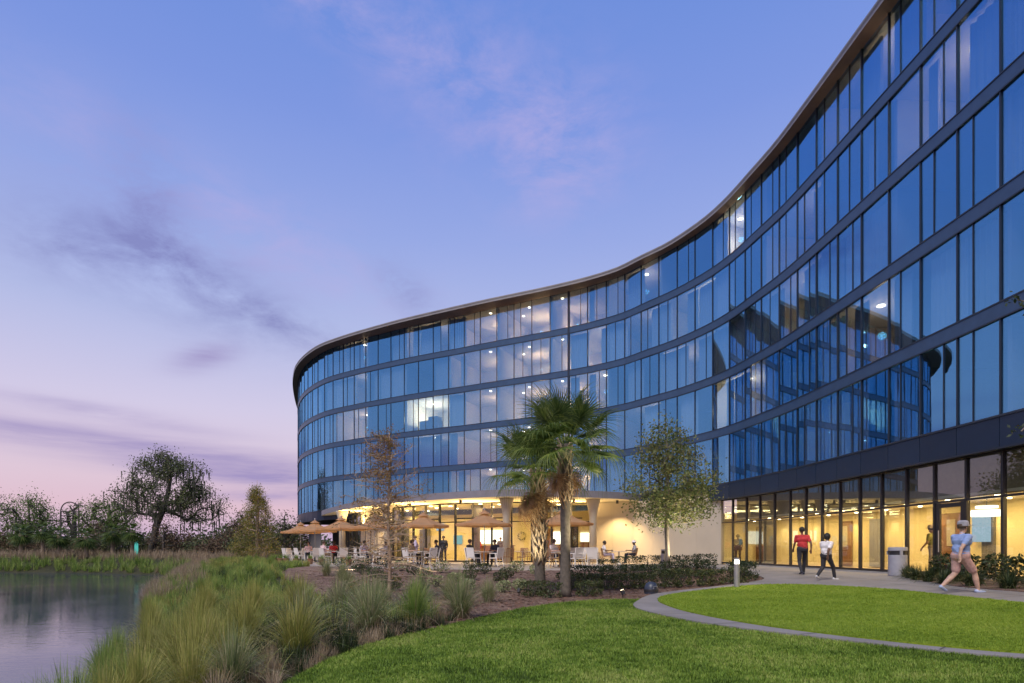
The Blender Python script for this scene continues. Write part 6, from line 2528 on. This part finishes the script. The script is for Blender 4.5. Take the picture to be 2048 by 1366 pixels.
# diners
person('person in white shirt and pale trousers seated by the lit cream wall', (MAN_C[0], MAN_C[1], PZ), R(-90), sitting(1.75, 1.05), ['skin_dark', 'c_white', 'c_lilac', 'c_dark'], ('hair_black', 0.45), group='diners on the terrace')
person('person in white hat seated at the cafe table against the cream wall', (HAT_C[0], HAT_C[1], PZ), R(90), sitting(1.70, 1.0), ['skin_dark', 'c_grey', 'c_navy', 'c_dark'], ('hair_black', 0.45), ('c_white', 0.16), 'diners on the terrace')


def near_chair(k, n):
    c = [q_ for q_ in CH if q_[0] == k][n]
    return (c[1], c[2], PZ), c[3]


for (k, n, lab_, mt, hr) in ((4, 1, 'person in red top with dark hair seated under the parasol fifth from the cream wall', ['skin_dark', 'c_red', 'c_dark', 'c_dark'], ('hair_black', 1.0)),
                             (4, 2, 'person in pale pink shirt seated under the parasol fifth from the cream wall', ['skin_light', 'c_pink', 'c_khaki', 'c_dark'], ('hair_brown', 0.5)),
                             (3, 1, 'person in lilac shirt seated under the parasol fourth from the cream wall', ['skin_mid', 'c_lilac', 'c_navy', 'c_dark'], ('hair_black', 0.5)),
                             (3, 0, 'person in grey shirt seated under the parasol fourth from the cream wall', ['skin_dark', 'c_grey', 'c_dark', 'c_dark'], ('hair_black', 0.5)),
                             (1, 0, 'person in dark jacket seated under the parasol second from the cream wall', ['skin_mid', 'c_navy', 'c_dark', 'c_dark'], ('hair_black', 0.5)),
                             (1, 1, 'person in black top with brown hair seated under the parasol second from the cream wall', ['skin_light', 'c_dark', 'c_dark', 'c_dark'], ('hair_brown', 1.0))):
    lc, rz_ = near_chair(k, n)
    person(lab_, lc, rz_, sitting(1.72, 1.0), mt, hr, group='diners on the terrace', vox=0.016)
for (k, n, lab_, mt, hr) in ((2, 1, 'person in cream top seated under the parasol third from the cream wall', ['skin_light', 'c_khaki', 'c_dark', 'c_dark'], ('hair_brown', 1.0)),
                             (2, 0, 'person in dark shirt seated under the parasol third from the cream wall', ['skin_mid', 'c_navy', 'c_dark', 'c_dark'], ('hair_black', 0.5)),
                             (0, 1, 'person in white blouse seated under the parasol nearest the cream wall', ['skin_light', 'c_white', 'c_dark', 'c_dark'], ('hair_brown', 1.1)),
                             (5, 1, 'person in pink top seated under the parasol sixth from the cream wall', ['skin_light', 'c_pink', 'c_navy', 'c_dark'], ('hair_brown', 1.0))):
    lc, rz_ = near_chair(k, n)
    person(lab_, lc, rz_, sitting(1.70, 1.0), mt, hr, group='diners on the terrace', vox=0.018)
person('person in dark red top standing inside the restaurant near the bar', (-2.6, 46.0, 0.04), R(20), standing(1.72, 0.1, sleeve=1.0), ['skin_mid', 'c_red', 'c_dark', 'c_dark'], ('hair_black', 0.9), vox=0.018)
person('person in black jacket standing inside the restaurant at the bar counter', (-0.9, 46.4, 0.04), R(-10), standing(1.78, 0.1, sleeve=1.0), ['skin_light', 'c_navy', 'c_dark', 'c_dark'], ('hair_brown', 0.5), vox=0.018)
person('person in pale lilac clothes standing behind the bare cypress', (-5.75, 36.0, PZ), R(100), standing(1.70, 0.3, sleeve=1.0), ['skin_mid', 'c_lilac', 'c_lilac', 'c_shoewhite'], ('hair_brown', 0.6), vox=0.016)
person('person in black clothes standing by the restaurant glass', (-4.5, 39.6, PZ), R(170), standing(1.76, 0.1, sleeve=1.0), ['skin_mid', 'c_dark', 'c_dark', 'c_dark'], ('hair_black', 0.6), vox=0.016)
